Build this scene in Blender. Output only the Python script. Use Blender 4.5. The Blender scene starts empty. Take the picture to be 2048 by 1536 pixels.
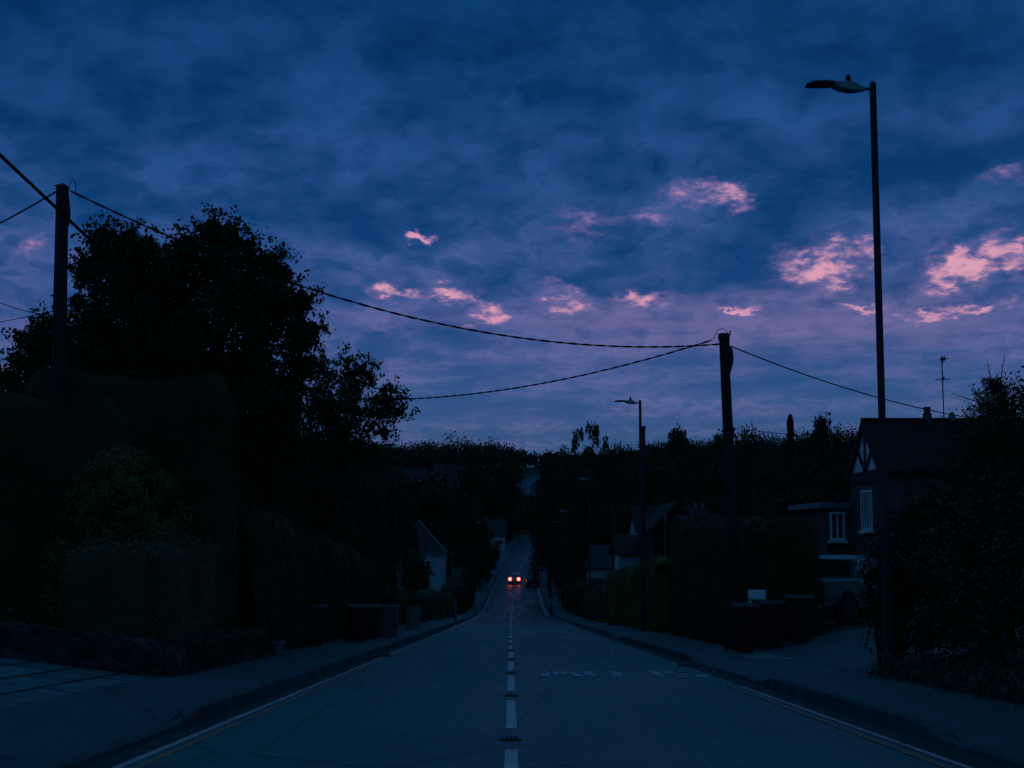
import bpy, math, random
import numpy as np
from mathutils import Vector

random.seed(7)
RNG = np.random.default_rng(11)
scene = bpy.context.scene
COL = scene.collection
R = math.radians

# ------------------------------------------------------------------ camera geometry
F = 2800.0
CAM_H = 1.2
TH = math.atan(296 / F)
CT, ST = math.cos(TH), math.sin(TH)

def ray(px, py):
    a = (px - 1024) / F
    b = (768 - py) / F
    return a, CT - b * ST, ST + b * CT

def P(px, py, Y):
    x, y, z = ray(px, py)
    t = Y / y
    return Vector((x * t, Y, CAM_H + z * t))

def azel(px, py):
    x, y, z = ray(px, py)
    return math.atan2(x, y), math.atan2(z, math.hypot(x, y))

cam_d = bpy.data.cameras.new('camera')
cam = bpy.data.objects.new('camera', cam_d)
COL.objects.link(cam)
cam.location = (0, 0, CAM_H)
cam.rotation_euler = (math.pi / 2 + TH, 0, 0)
cam_d.sensor_width = 36
cam_d.lens = F / 2048 * 36
cam_d.clip_start = 0.1
cam_d.clip_end = 6000
scene.camera = cam

# ------------------------------------------------------------------ ground shape
PROF = [(-80, 4.05), (-40, 2.02), (0, 0), (50, -2.53), (90, -4.55), (115, -5.75), (140, -6.6), (170, -6.85), (200, -6.6), (230, -5.95),
        (260, -4.5), (330, -.4), (420, 7.5), (500, 15.2), (560, 22.5), (620, 28.5), (700, 33), (800, 35), (1200, 36), (2600, 36)]
PX = np.array([p[0] for p in PROF], float)
PZ = np.array([p[1] for p in PROF], float)
PM = np.gradient(PZ, PX)
PM[:5] = -.0506

def herm(y, X, Z, M):
    y = min(max(y, X[0]), X[-1])
    i = min(int(np.searchsorted(X, y, 'right')) - 1, len(X) - 2)
    h = X[i + 1] - X[i]
    t = (y - X[i]) / h
    return ((2*t**3 - 3*t**2 + 1) * Z[i] + (t**3 - 2*t**2 + t) * h * M[i] +
            (-2*t**3 + 3*t**2) * Z[i + 1] + (t**3 - t**2) * h * M[i + 1])

def zr(y):
    return float(herm(y, PX, PZ, PM))

BX = np.array([-80, 0, 120, 160, 200, 230, 260, 300, 330, 360, 400, 440, 480, 520, 550, 590, 640, 2600], float)
BV = np.array([0, 0, -.05, .1, .42, .9, 1.9, 3.5, 5.2, 8.5, 12.5, 10.5, 5.6, 3.2, 6.5, 17, 33, 400], float)
BM = np.gradient(BV, BX)

def xr(y):
    return float(herm(y, BX, BV, BM))

KL, KR = -3.28, 3.80

def sstep(a, b, x):
    t = min(max((x - a) / (b - a), 0), 1)
    return t * t * (3 - 2 * t)

def kerb_h(side, y):
    drops = [(-60, 14.1, .9), (118, 123, .9)] if side < 0 else [(-60, 12.6, .9), (21.9, 29.5, .9), (49.5, 53, .9), (96, 100, .9)]
    h = .125
    for a, b, w in drops:
        k = sstep(a - w, a, y) * (1 - sstep(b, b + w, y))
        h = h * (1 - k) + .025 * k
    return h

def lat(o, y):
    if o >= 0:
        e = max(0, o - KR)
        v = .125 + .02 * min(e, 1.5)
        v += .19 * min(max(0, o - 5.4), 3.0) + .03 * min(max(0, o - 8.4), 30)
        return v
    e = -o
    d = .13 * min(max(0, e - 4.9), 6) + .02 * min(max(0, e - 10.9), 30)
    g = .45 * min(1, max(0, e - 5.25) / .25) + .03 * min(max(0, e - 5.5), 30)
    g2 = .12 * min(max(0, e - 5.0), 3)
    k1 = sstep(20.35, 20.75, y)
    k2 = sstep(29, 31, y)
    v = d * (1 - k1) + g * k1
    v = v * (1 - k2) + g2 * k2
    return .125 + v

def gz(x, y):
    o = x - xr(y)
    if KL <= o <= KR:
        return zr(y)
    return zr(y) + lat(o, y)

# ------------------------------------------------------------------ materials
def new_mat(name):
    m = bpy.data.materials.new(name)
    m.use_nodes = True
    nt = m.node_tree
    b = nt.nodes['Principled BSDF']
    return m, nt, b

def N(nt, t, **kw):
    n = nt.nodes.new(t)
    for k, v in kw.items():
        setattr(n, k, v)
    return n

def mat(name, c1, c2=None, scale=8.0, rough=.6, spec=.25, metal=0.0, bump=0.0, bscale=None, stretch=(1, 1, 1), detail=5, lo=.35, hi=.65, emit=None, estr=0):
    m, nt, b = new_mat(name)
    c2 = c2 or tuple(v * .7 for v in c1)
    tc = N(nt, 'ShaderNodeTexCoord')
    mp = N(nt, 'ShaderNodeMapping')
    mp.inputs['Scale'].default_value = stretch
    nt.links.new(tc.outputs['Object'], mp.inputs['Vector'])
    no = N(nt, 'ShaderNodeTexNoise')
    no.inputs['Scale'].default_value = scale
    no.inputs['Detail'].default_value = detail
    nt.links.new(mp.outputs['Vector'], no.inputs['Vector'])
    cr = N(nt, 'ShaderNodeValToRGB')
    cr.color_ramp.elements[0].position = lo
    cr.color_ramp.elements[1].position = hi
    cr.color_ramp.elements[0].color = (*c2, 1)
    cr.color_ramp.elements[1].color = (*c1, 1)
    nt.links.new(no.outputs['Fac'], cr.inputs['Fac'])
    nt.links.new(cr.outputs['Color'], b.inputs['Base Color'])
    b.inputs['Roughness'].default_value = rough
    b.inputs['Specular IOR Level'].default_value = spec
    b.inputs['Metallic'].default_value = metal
    if bump:
        n2 = N(nt, 'ShaderNodeTexNoise')
        n2.inputs['Scale'].default_value = bscale or scale * 4
        n2.inputs['Detail'].default_value = 4
        nt.links.new(mp.outputs['Vector'], n2.inputs['Vector'])
        bp = N(nt, 'ShaderNodeBump')
        bp.inputs['Strength'].default_value = bump
        bp.inputs['Distance'].default_value = .02
        nt.links.new(n2.outputs['Fac'], bp.inputs['Height'])
        nt.links.new(bp.outputs['Normal'], b.inputs['Normal'])
    if emit:
        b.inputs['Emission Color'].default_value = (*emit, 1)
        b.inputs['Emission Strength'].default_value = estr
    return m

def asphalt_mat(name, base, dark, light, rough, spec=.3):
    m, nt, b = new_mat(name)
    L = nt.links.new
    tc = N(nt, 'ShaderNodeTexCoord')
    fine = N(nt, 'ShaderNodeTexNoise'); fine.inputs['Scale'].default_value = 38; fine.inputs['Detail'].default_value = 6
    L(tc.outputs['Object'], fine.inputs['Vector'])
    mp = N(nt, 'ShaderNodeMapping'); mp.inputs['Scale'].default_value = (1.1, .07, 1)
    L(tc.outputs['Object'], mp.inputs['Vector'])
    track = N(nt, 'ShaderNodeTexNoise'); track.inputs['Scale'].default_value = 1.0; track.inputs['Detail'].default_value = 4
    L(mp.outputs['Vector'], track.inputs['Vector'])
    big = N(nt, 'ShaderNodeTexNoise'); big.inputs['Scale'].default_value = .45; big.inputs['Detail'].default_value = 5
    L(tc.outputs['Object'], big.inputs['Vector'])
    a1 = N(nt, 'ShaderNodeMath', operation='MULTIPLY'); a1.inputs[1].default_value = .55
    L(fine.outputs['Fac'], a1.inputs[0])
    a2 = N(nt, 'ShaderNodeMath', operation='MULTIPLY_ADD'); a2.inputs[1].default_value = .27
    L(track.outputs['Fac'], a2.inputs[0]); L(a1.outputs[0], a2.inputs[2])
    a3 = N(nt, 'ShaderNodeMath', operation='MULTIPLY_ADD'); a3.inputs[1].default_value = .18
    L(big.outputs['Fac'], a3.inputs[0]); L(a2.outputs[0], a3.inputs[2])
    mid = N(nt, 'ShaderNodeTexNoise'); mid.inputs['Scale'].default_value = 5.5; mid.inputs['Detail'].default_value = 8; mid.inputs['Roughness'].default_value = .7
    L(tc.outputs['Object'], mid.inputs['Vector'])
    a4 = N(nt, 'ShaderNodeMath', operation='MULTIPLY_ADD'); a4.inputs[1].default_value = .36; L(mid.outputs['Fac'], a4.inputs[0])
    a5 = N(nt, 'ShaderNodeMath', operation='SUBTRACT'); a5.inputs[1].default_value = .18; L(a3.outputs[0], a5.inputs[0]); L(a5.outputs[0], a4.inputs[2])
    a3 = a4
    cr = N(nt, 'ShaderNodeValToRGB')
    cr.color_ramp.elements[0].position = .34; cr.color_ramp.elements[0].color = (*dark, 1)
    cr.color_ramp.elements[1].position = .66; cr.color_ramp.elements[1].color = (*light, 1)
    e = cr.color_ramp.elements.new(.5); e.color = (*base, 1)
    L(a3.outputs[0], cr.inputs['Fac'])
    wp = N(nt, 'ShaderNodeMapping'); wp.inputs['Scale'].default_value = (.34, .10, 1)
    L(tc.outputs['Object'], wp.inputs['Vector'])
    wn = N(nt, 'ShaderNodeMixRGB', blend_type='LINEAR_LIGHT'); wn.inputs[0].default_value = .05
    L(wp.outputs['Vector'], wn.inputs[1]); L(mid.outputs['Color'], wn.inputs[2])
    ck = N(nt, 'ShaderNodeTexVoronoi', feature='DISTANCE_TO_EDGE'); ck.inputs['Scale'].default_value = 1.0
    L(wn.outputs[0], ck.inputs['Vector'])
    cm = N(nt, 'ShaderNodeMapRange'); cm.inputs['From Min'].default_value = .003; cm.inputs['From Max'].default_value = .010; cm.inputs['To Min'].default_value = .45
    L(ck.outputs['Distance'], cm.inputs['Value'])
    cmx = N(nt, 'ShaderNodeMixRGB', blend_type='MULTIPLY'); cmx.inputs[0].default_value = .8
    L(cr.outputs['Color'], cmx.inputs[1]); L(cm.outputs[0], cmx.inputs[2])
    L(cmx.outputs['Color'], b.inputs['Base Color'])
    mr = N(nt, 'ShaderNodeMapRange')
    mr.inputs['From Min'].default_value = .3; mr.inputs['From Max'].default_value = .7
    mr.inputs['To Min'].default_value = rough - .08; mr.inputs['To Max'].default_value = rough + .1
    L(track.outputs['Fac'], mr.inputs['Value']); L(mr.outputs[0], b.inputs['Roughness'])
    b.inputs['Specular IOR Level'].default_value = spec
    bp = N(nt, 'ShaderNodeBump'); bp.inputs['Strength'].default_value = .25; bp.inputs['Distance'].default_value = .01
    L(fine.outputs['Fac'], bp.inputs['Height']); L(bp.outputs['Normal'], b.inputs['Normal'])
    return m

def paint_mat(name, col, under, wear=.42):
    m, nt, b = new_mat(name)
    L = nt.links.new
    tc = N(nt, 'ShaderNodeTexCoord')
    no = N(nt, 'ShaderNodeTexNoise'); no.inputs['Scale'].default_value = 7; no.inputs['Detail'].default_value = 8; no.inputs['Roughness'].default_value = .65
    L(tc.outputs['Object'], no.inputs['Vector'])
    cr = N(nt, 'ShaderNodeValToRGB')
    cr.color_ramp.elements[0].position = wear - .06; cr.color_ramp.elements[0].color = (*under, 1)
    cr.color_ramp.elements[1].position = wear + .06; cr.color_ramp.elements[1].color = (*col, 1)
    L(no.outputs['Fac'], cr.inputs['Fac'])
    n2 = N(nt, 'ShaderNodeTexNoise'); n2.inputs['Scale'].default_value = 1.3
    L(tc.outputs['Object'], n2.inputs['Vector'])
    mx = N(nt, 'ShaderNodeMixRGB', blend_type='MULTIPLY'); mx.inputs['Fac'].default_value = .5
    L(cr.outputs['Color'], mx.inputs[1]); L(n2.outputs['Fac'], mx.inputs[2])
    L(mx.outputs['Color'], b.inputs['Base Color'])
    b.inputs['Roughness'].default_value = .65
    return m

def brick_mat(name, c1, c2, mortar, w, h, ms=.012, rough=.8, axes='XZ', bump=.4, scale=1.0):
    m, nt, b = new_mat(name)
    L = nt.links.new
    tc = N(nt, 'ShaderNodeTexCoord')
    sx = N(nt, 'ShaderNodeSeparateXYZ'); L(tc.outputs['Object'], sx.inputs[0])
    cx = N(nt, 'ShaderNodeCombineXYZ')
    if axes == 'H':   # horizontal coordinate = x + y
        ad = N(nt, 'ShaderNodeMath', operation='ADD'); L(sx.outputs['X'], ad.inputs[0]); L(sx.outputs['Y'], ad.inputs[1])
        L(ad.outputs[0], cx.inputs['X']); L(sx.outputs['Z'], cx.inputs['Y'])
    else:
        L(sx.outputs[axes[0]], cx.inputs['X']); L(sx.outputs[axes[1]], cx.inputs['Y'])
    br = N(nt, 'ShaderNodeTexBrick')
    br.inputs['Color1'].default_value = (*c1, 1); br.inputs['Color2'].default_value = (*c2, 1); br.inputs['Mortar'].default_value = (*mortar, 1)
    br.inputs['Scale'].default_value = scale
    br.inputs['Brick Width'].default_value = w; br.inputs['Row Height'].default_value = h; br.inputs['Mortar Size'].default_value = ms
    L(cx.outputs[0], br.inputs['Vector'])
    no = N(nt, 'ShaderNodeTexNoise'); no.inputs['Scale'].default_value = 3; no.inputs['Detail'].default_value = 6
    L(tc.outputs['Object'], no.inputs['Vector'])
    mr = N(nt, 'ShaderNodeMapRange'); mr.inputs['To Min'].default_value = .55; mr.inputs['To Max'].default_value = 1.3
    mr.inputs['From Min'].default_value = .3; mr.inputs['From Max'].default_value = .7
    L(no.outputs['Fac'], mr.inputs['Value'])
    mx = N(nt, 'ShaderNodeMixRGB', blend_type='MULTIPLY'); mx.inputs['Fac'].default_value = 1
    L(br.outputs['Color'], mx.inputs[1]); L(mr.outputs[0], mx.inputs[2])
    L(mx.outputs['Color'], b.inputs['Base Color'])
    b.inputs['Roughness'].default_value = rough
    b.inputs['Specular IOR Level'].default_value = .15
    bp = N(nt, 'ShaderNodeBump'); bp.inputs['Strength'].default_value = bump; bp.inputs['Distance'].default_value = .02; bp.invert = True
    L(br.outputs['Fac'], bp.inputs['Height']); L(bp.outputs['Normal'], b.inputs['Normal'])
    return m

def leaf_mat(name, c1, c2, scale=1.6, rough=.6, spec=.07):
    m, nt, b = new_mat(name)
    L = nt.links.new
    tc = N(nt, 'ShaderNodeTexCoord')
    no = N(nt, 'ShaderNodeTexNoise'); no.inputs['Scale'].default_value = scale; no.inputs['Detail'].default_value = 7; no.inputs['Roughness'].default_value = .7
    L(tc.outputs['Object'], no.inputs['Vector'])
    cr = N(nt, 'ShaderNodeValToRGB')
    cr.color_ramp.elements[0].position = .35; cr.color_ramp.elements[0].color = (*c2, 1)
    cr.color_ramp.elements[1].position = .68; cr.color_ramp.elements[1].color = (*c1, 1)
    L(no.outputs['Fac'], cr.inputs['Fac'])
    L(cr.outputs['Color'], b.inputs['Base Color'])
    b.inputs['Roughness'].default_value = rough
    b.inputs['Specular IOR Level'].default_value = spec
    return m

def stone_mat(name):
    m, nt, b = new_mat(name)
    L = nt.links.new
    tc = N(nt, 'ShaderNodeTexCoord')
    mp = N(nt, 'ShaderNodeMapping'); mp.inputs['Scale'].default_value = (1, 1, 1.7)
    L(tc.outputs['Object'], mp.inputs['Vector'])
    v = N(nt, 'ShaderNodeTexVoronoi'); v.inputs['Scale'].default_value = 4.5
    L(mp.outputs['Vector'], v.inputs['Vector'])
    e = N(nt, 'ShaderNodeTexVoronoi', feature='DISTANCE_TO_EDGE'); e.inputs['Scale'].default_value = 4.5
    L(mp.outputs['Vector'], e.inputs['Vector'])
    cr = N(nt, 'ShaderNodeValToRGB')
    cr.color_ramp.elements[0].color = (.014, .019, .018, 1); cr.color_ramp.elements[1].color = (.05, .062, .06, 1)
    sp = N(nt, 'ShaderNodeSeparateColor'); L(v.outputs['Color'], sp.inputs[0]); L(sp.outputs[0], cr.inputs['Fac'])
    L(cr.outputs['Color'], b.inputs['Base Color'])
    b.inputs['Roughness'].default_value = .85
    b.inputs['Specular IOR Level'].default_value = .1
    mr = N(nt, 'ShaderNodeMapRange'); mr.inputs['From Max'].default_value = .12
    L(e.outputs['Distance'], mr.inputs['Value'])
    bp = N(nt, 'ShaderNodeBump'); bp.inputs['Strength'].default_value = .6; bp.inputs['Distance'].default_value = .03
    L(mr.outputs[0], bp.inputs['Height']); L(bp.outputs['Normal'], b.inputs['Normal'])
    return m

M = {}
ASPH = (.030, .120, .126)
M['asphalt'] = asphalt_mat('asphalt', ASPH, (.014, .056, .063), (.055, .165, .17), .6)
M['asphalt_old'] = asphalt_mat('asphalt_old', (.018, .050, .056), (.012, .034, .04), (.028, .064, .072), .45, .10)
M['joint'] = mat('joint', (.32, .16, .2), (.18, .1, .12), 5)
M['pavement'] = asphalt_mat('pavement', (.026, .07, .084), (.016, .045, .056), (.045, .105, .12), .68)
M['kerb'] = brick_mat('kerb', (.06, .09, .10), (.042, .066, .075), (.025, .03, .03), .915, 4, .012, .8, 'YZ', .4)
M['gutter'] = mat('gutter', (.022, .035, .04), (.012, .02, .024), 3, .8, stretch=(1, .2, 1))
M['slab'] = brick_mat('slab', (.115, .165, .18), (.075, .115, .13), (.012, .02, .014), 2.4, .62, .035, .8, 'YX', .5)
M['apron'] = mat('apron', (.12, .175, .19), (.07, .11, .12), 2.2, .8, bump=.2)
M['white_line'] = paint_mat('white_line', (.84, .56, .64), ASPH, .36)
M['slow_line'] = paint_mat('slow_line', (.48, .40, .44), ASPH, .37)
M['yellow_pale'] = paint_mat('yellow_pale', (.88, .38, .42), ASPH, .40)
M['yellow'] = paint_mat('yellow', (.80, .17, .07), ASPH, .44)
M['ground'] = mat('ground', (.03, .045, .02), (.018, .022, .014), .8, .9, spec=.2, bump=.3, bscale=8)
M['wood_pole'] = mat('wood_pole', (.034, .042, .046), (.013, .017, .019), 9, .9, spec=.05, bump=.5, bscale=20, stretch=(1, 1, .06))
M['pole_cap'] = mat('pole_cap', (.05, .05, .055), None, 9, .6)
M['steel'] = mat('steel', (.032, .042, .05), (.022, .03, .036), 4, .7, spec=.2, metal=.1, stretch=(1, 1, .2))
M['lamp_grey'] = mat('lamp_grey', (.24, .3, .31), (.18, .23, .24), 6, .5)
M['lamp_glass'] = mat('lamp_glass', (.05, .055, .06), None, 6, .15)
M['black_plastic'] = mat('black_plastic', (.012, .013, .015), (.007, .008, .009), 5, .55)
M['cable'] = mat('cable', (.010, .012, .014), None, 6, .9, spec=.04)
M['bark'] = mat('bark', (.045, .038, .03), (.02, .018, .015), 6, .95, spec=.1, bump=.6, stretch=(1, 1, .25))
M['oak'] = leaf_mat('oak_leaf', (.030, .060, .022), (.016, .036, .014))
M['small_tree'] = leaf_mat('small_tree_leaf', (.034, .066, .026), (.018, .04, .016))
M['hedge'] = leaf_mat('hedge_leaf', (.03, .055, .022), (.014, .028, .012), 1.1)
M['conifer'] = leaf_mat('golden_conifer_leaf', (.068, .135, .04), (.028, .062, .02), 2.5)
M['low_hedge'] = leaf_mat('low_hedge_leaf', (.045, .105, .05), (.024, .058, .028), 1.4)
M['green_hedge'] = leaf_mat('green_hedge_leaf', (.06, .14, .035), (.03, .07, .02), .8)
M['laurel'] = leaf_mat('laurel_leaf', (.034, .062, .024), (.014, .026, .011), 1.2, .45, .2)
M['dark_leaf'] = leaf_mat('dark_leaf', (.028, .05, .022), (.014, .026, .013), .5)
M['far_leaf'] = leaf_mat('far_leaf', (.034, .06, .03), (.018, .034, .018), .12)
M['far_leaf_pale'] = leaf_mat('far_leaf_pale', (.05, .09, .05), (.03, .055, .03), .12)
M['trail'] = leaf_mat('trailing_leaf', (.06, .085, .06), (.025, .04, .03), 3)
M['strap'] = leaf_mat('strap_leaf', (.055, .11, .04), (.03, .06, .025), 3)
M['petal'] = mat('petal', (.7, .7, .72), (.5, .5, .55), 10, .7)
M['stone'] = stone_mat('stone')
M['pot'] = mat('pot', (.17, .2, .2), (.11, .14, .14), 8, .6)
M['brick'] = brick_mat('brick', (.075, .075, .072), (.05, .05, .048), (.09, .092, .09), .225, .075, .012, .85, 'H', .4)
M['tile'] = brick_mat('roof_tile', (.022, .019, .019), (.014, .013, .013), (.01, .01, .01), .2, .14, .012, .75, 'H', .6)
M['tile_blue'] = brick_mat('roof_slate', (.036, .04, .046), (.024, .028, .032), (.02, .02, .022), .3, .2, .012, .6, 'H', .5)
M['render'] = mat('render', (.42, .46, .47), (.32, .35, .36), 1.2, .85)
M['white_paint'] = mat('white_paint', (.78, .8, .8), (.66, .68, .68), 4, .5)
M['fascia'] = mat('fascia', (.16, .18, .2), (.12, .135, .15), 4, .5)
M['timber'] = mat('timber', (.02, .018, .018), (.01, .01, .01), 4, .7)
M['glass'] = mat('glass', (.012, .016, .02), (.02, .024, .03), 2, .08, spec=.6)
M['pale_metal'] = mat('pale_metal', (.085, .115, .125), (.07, .095, .105), 1, .3, spec=.5)
M['silver'] = mat('silver', (.55, .57, .58), (.45, .47, .48), 3, .3, metal=.5)
M['car_silver'] = mat('car_silver', (.5, .5, .54), (.46, .46, .5), 1, .3)
M['car_dark'] = mat('car_dark', (.015, .015, .02), (.011, .011, .015), 1, .25)
M['tyre'] = mat('tyre', (.012, .012, .012), None, 5, .85)
M['bin'] = mat('bin', (.013, .016, .018), (.009, .011, .013), 3, .6, spec=.2, bump=.05)
M['bin_lid'] = mat('bin_lid', (.02, .022, .028), (.014, .016, .02), 3, .5, spec=.25)
M['sign_white'] = mat('sign_white', (.75, .8, .82), (.66, .72, .75), 3, .5)
M['sign_green'] = mat('sign_green', (.12, .34, .07), (.1, .28, .06), 3, .5)
M['car_glass'] = mat('car_glass', (.035, .06, .10), (.03, .05, .09), 2, .12, spec=1.0)
M['plate'] = mat('plate', (.6, .6, .5), None, 3, .5)
M['wood_fence'] = mat('wood_fence', (.09, .085, .08), (.05, .048, .045), 4, .85, stretch=(1, 1, .1))
M['pale_post'] = mat('pale_post', (.09, .11, .115), (.055, .07, .075), 4, .8)
M['brake_core'] = mat('brake_core', (.6, .1, .1), None, 3, .4, emit=(1, .10, .085), estr=9)
M['brake_red'] = mat('brake_red', (.4, .02, .02), None, 3, .4, emit=(1, .16, .06), estr=1.0)
M['stud_glass'] = mat('stud_glass', (.7, .72, .75), None, 3, .1)
M['terracotta'] = mat('terracotta', (.2, .16, .15), None, 5, .8)
M['roof_felt'] = mat('roof_felt', (.03, .03, .035), None, 3, .85)

# ------------------------------------------------------------------ mesh helpers
class MB:
    def __init__(s):
        s.v = []
        s.f = []

    def add(s, vs, fs):
        o = len(s.v)
        s.v += [tuple(p) for p in vs]
        s.f += [tuple(i + o for i in f) for f in fs]
        return s

    def box(s, x0, y0, z0, x1, y1, z1, b=0.0):
        if b <= 0:
            vs = [(x0, y0, z0), (x1, y0, z0), (x1, y1, z0), (x0, y1, z0), (x0, y0, z1), (x1, y0, z1), (x1, y1, z1), (x0, y1, z1)]
            return s.add(vs, [(0, 3, 2, 1), (4, 5, 6, 7), (0, 1, 5, 4), (1, 2, 6, 5), (2, 3, 7, 6), (3, 0, 4, 7)])
        rings = [(z0, b), (z0 + b, 0), (z1 - b, 0), (z1, b)]
        vs = []
        for z, i in rings:
            vs += [(x0 + i + b, y0 + i, z), (x1 - i - b, y0 + i, z), (x1 - i, y0 + i + b, z), (x1 - i, y1 - i - b, z),
                   (x1 - i - b, y1 - i, z), (x0 + i + b, y1 - i, z), (x0 + i, y1 - i - b, z), (x0 + i, y0 + i + b, z)]
        fs = []
        for k in range(3):
            for j in range(8):
                a = k * 8 + j; c = k * 8 + (j + 1) % 8
                fs.append((a, c, c + 8, a + 8))
        fs.append(tuple(reversed(range(8)))); fs.append(tuple(range(24, 32)))
        return s.add(vs, fs)

    def obox(s, c, ux, uy, uz):
        c = Vector(c); ux = Vector(ux); uy = Vector(uy); uz = Vector(uz)
        vs = [c + sx * ux + sy * uy + sz * uz for sz in (-1, 1) for sx, sy in ((-1, -1), (1, -1), (1, 1), (-1, 1))]
        return s.add(vs, [(0, 3, 2, 1), (4, 5, 6, 7), (0, 1, 5, 4), (1, 2, 6, 5), (2, 3, 7, 6), (3, 0, 4, 7)])

    def bar(s, p0, p1, w, t):
        """flat bar of width w (in the plane across the up axis) and thickness t"""
        p0 = Vector(p0); p1 = Vector(p1)
        d = (p1 - p0); L = d.length; d.normalize()
        up = Vector((0, 0, 1)) if abs(d.z) < .9 else Vector((1, 0, 0))
        a = d.cross(up).normalized(); b2 = a.cross(d).normalized()
        return s.obox((p0 + p1) / 2, d * L / 2, a * w / 2, b2 * t / 2)

    def tube(s, pts, r, n=8, cap=True):
        pts = [Vector(p) for p in pts]
        if not isinstance(r, (list, tuple)):
            r = [r] * len(pts)
        vs = []
        ref = None
        for i, p in enumerate(pts):
            d = (pts[min(i + 1, len(pts) - 1)] - pts[max(i - 1, 0)]).normalized()
            if ref is None:
                ref = Vector((1, 0, 0)) if abs(d.x) < .8 else Vector((0, 1, 0))
            a = (ref - d * ref.dot(d)).normalized()
            ref = a
            b2 = d.cross(a)
            for k in range(n):
                t = 2 * math.pi * k / n
                vs.append(p + (a * math.cos(t) + b2 * math.sin(t)) * r[i])
        fs = []
        for i in range(len(pts) - 1):
            for k in range(n):
                fs.append((i * n + k, i * n + (k + 1) % n, (i + 1) * n + (k + 1) % n, (i + 1) * n + k))
        if cap:
            fs.append(tuple(reversed(range(n))))
            fs.append(tuple(range((len(pts) - 1) * n, len(pts) * n)))
        return s.add(vs, fs)

    def prism(s, poly, axis, a, b):
        """poly in the two other axes, extruded along axis from a to b"""
        n = len(poly)
        def mk(p, q):
            if axis == 'x': return (q, p[0], p[1])
            if axis == 'y': return (p[0], q, p[1])
            return (p[0], p[1], q)
        vs = [mk(p, a) for p in poly] + [mk(p, b) for p in poly]
        fs = [tuple(range(n)), tuple(reversed(range(n, 2 * n)))]
        fs += [(i, i + n, (i + 1) % n + n, (i + 1) % n) for i in range(n)]
        return s.add(vs, fs)

    def quad(s, a, b, c, d):
        return s.add([a, b, c, d], [(0, 1, 2, 3)])

    def build(s, name, m, parent=None, smooth=False, loc=None):
        me = bpy.data.meshes.new(name)
        me.from_pydata(s.v, [], s.f)
        me.validate()
        if smooth:
            me.polygons.foreach_set('use_smooth', [True] * len(me.polygons))
        me.materials.append(m)
        o = bpy.data.objects.new(name, me)
        COL.objects.link(o)
        if parent is not None:
            o.parent = parent
        if loc is not None:
            o.location = loc
        import bmesh
        bm = bmesh.new(); bm.from_mesh(me)
        bmesh.ops.recalc_face_normals(bm, faces=bm.faces)
        bm.to_mesh(me); bm.free()
        return o

def tag(o, label=None, cat=None, group=None, kind=None):
    if label: o['label'] = label
    if cat: o['category'] = cat
    if group: o['group'] = group
    if kind: o['kind'] = kind
    return o

def empty(name, loc, label=None, cat=None, group=None, rz=0):
    o = bpy.data.objects.new(name, None)
    o.empty_display_size = .2
    COL.objects.link(o)
    o.location = loc
    o.rotation_euler = (0, 0, rz)
    return tag(o, label, cat, group)

def copy_tree(o, parent=None):
    c = o.copy()
    COL.objects.link(c)
    c.parent = parent
    for ch in [x for x in scene.objects if x.parent == o]:
        copy_tree(ch, c)
    return c

def struct(o):
    o['kind'] = 'structure'
    return o

def mesh_np(name, verts, faces4, m, parent=None, loc=None):
    """verts Nx3, faces Kx4 numpy"""
    me = bpy.data.meshes.new(name)
    nv, nf = len(verts), len(faces4)
    me.vertices.add(nv)
    me.vertices.foreach_set('co', np.asarray(verts, np.float32).ravel())
    me.loops.add(nf * 4)
    me.loops.foreach_set('vertex_index', np.asarray(faces4, np.int32).ravel())
    me.polygons.add(nf)
    me.polygons.foreach_set('loop_start', np.arange(0, nf * 4, 4, dtype=np.int32))
    me.update(calc_edges=True)
    me.materials.append(m)
    o = bpy.data.objects.new(name, me)
    COL.objects.link(o)
    if parent is not None: o.parent = parent
    if loc is not None: o.location = loc
    return o

def leaf_quads(c, nrm, size, rng, ratio=.55, jitter=.9, along=None):
    """one rhombic leaf at every point of c (Nx3). nrm = preferred facing, along = preferred long axis"""
    n = len(c)
    d = nrm + rng.normal(size=(n, 3)) * jitter
    d /= np.linalg.norm(d, axis=1)[:, None] + 1e-9
    t = rng.normal(size=(n, 3)) if along is None else along + rng.normal(size=(n, 3)) * .35
    t -= d * np.sum(d * t, axis=1)[:, None]
    t /= np.linalg.norm(t, axis=1)[:, None] + 1e-9
    b = np.cross(d, t)
    L = (size * rng.uniform(.6, 1.25, n))[:, None]
    W = L * ratio
    v = np.empty((n, 4, 3))
    v[:, 0] = c - t * L * .5
    v[:, 1] = c + b * W * .5 + d * L * .06
    v[:, 2] = c + t * L * .5
    v[:, 3] = c - b * W * .5 + d * L * .06
    return v.reshape(-1, 3)

def faces_for(nv):
    return np.arange(nv, dtype=np.int32).reshape(-1, 4)

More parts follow.
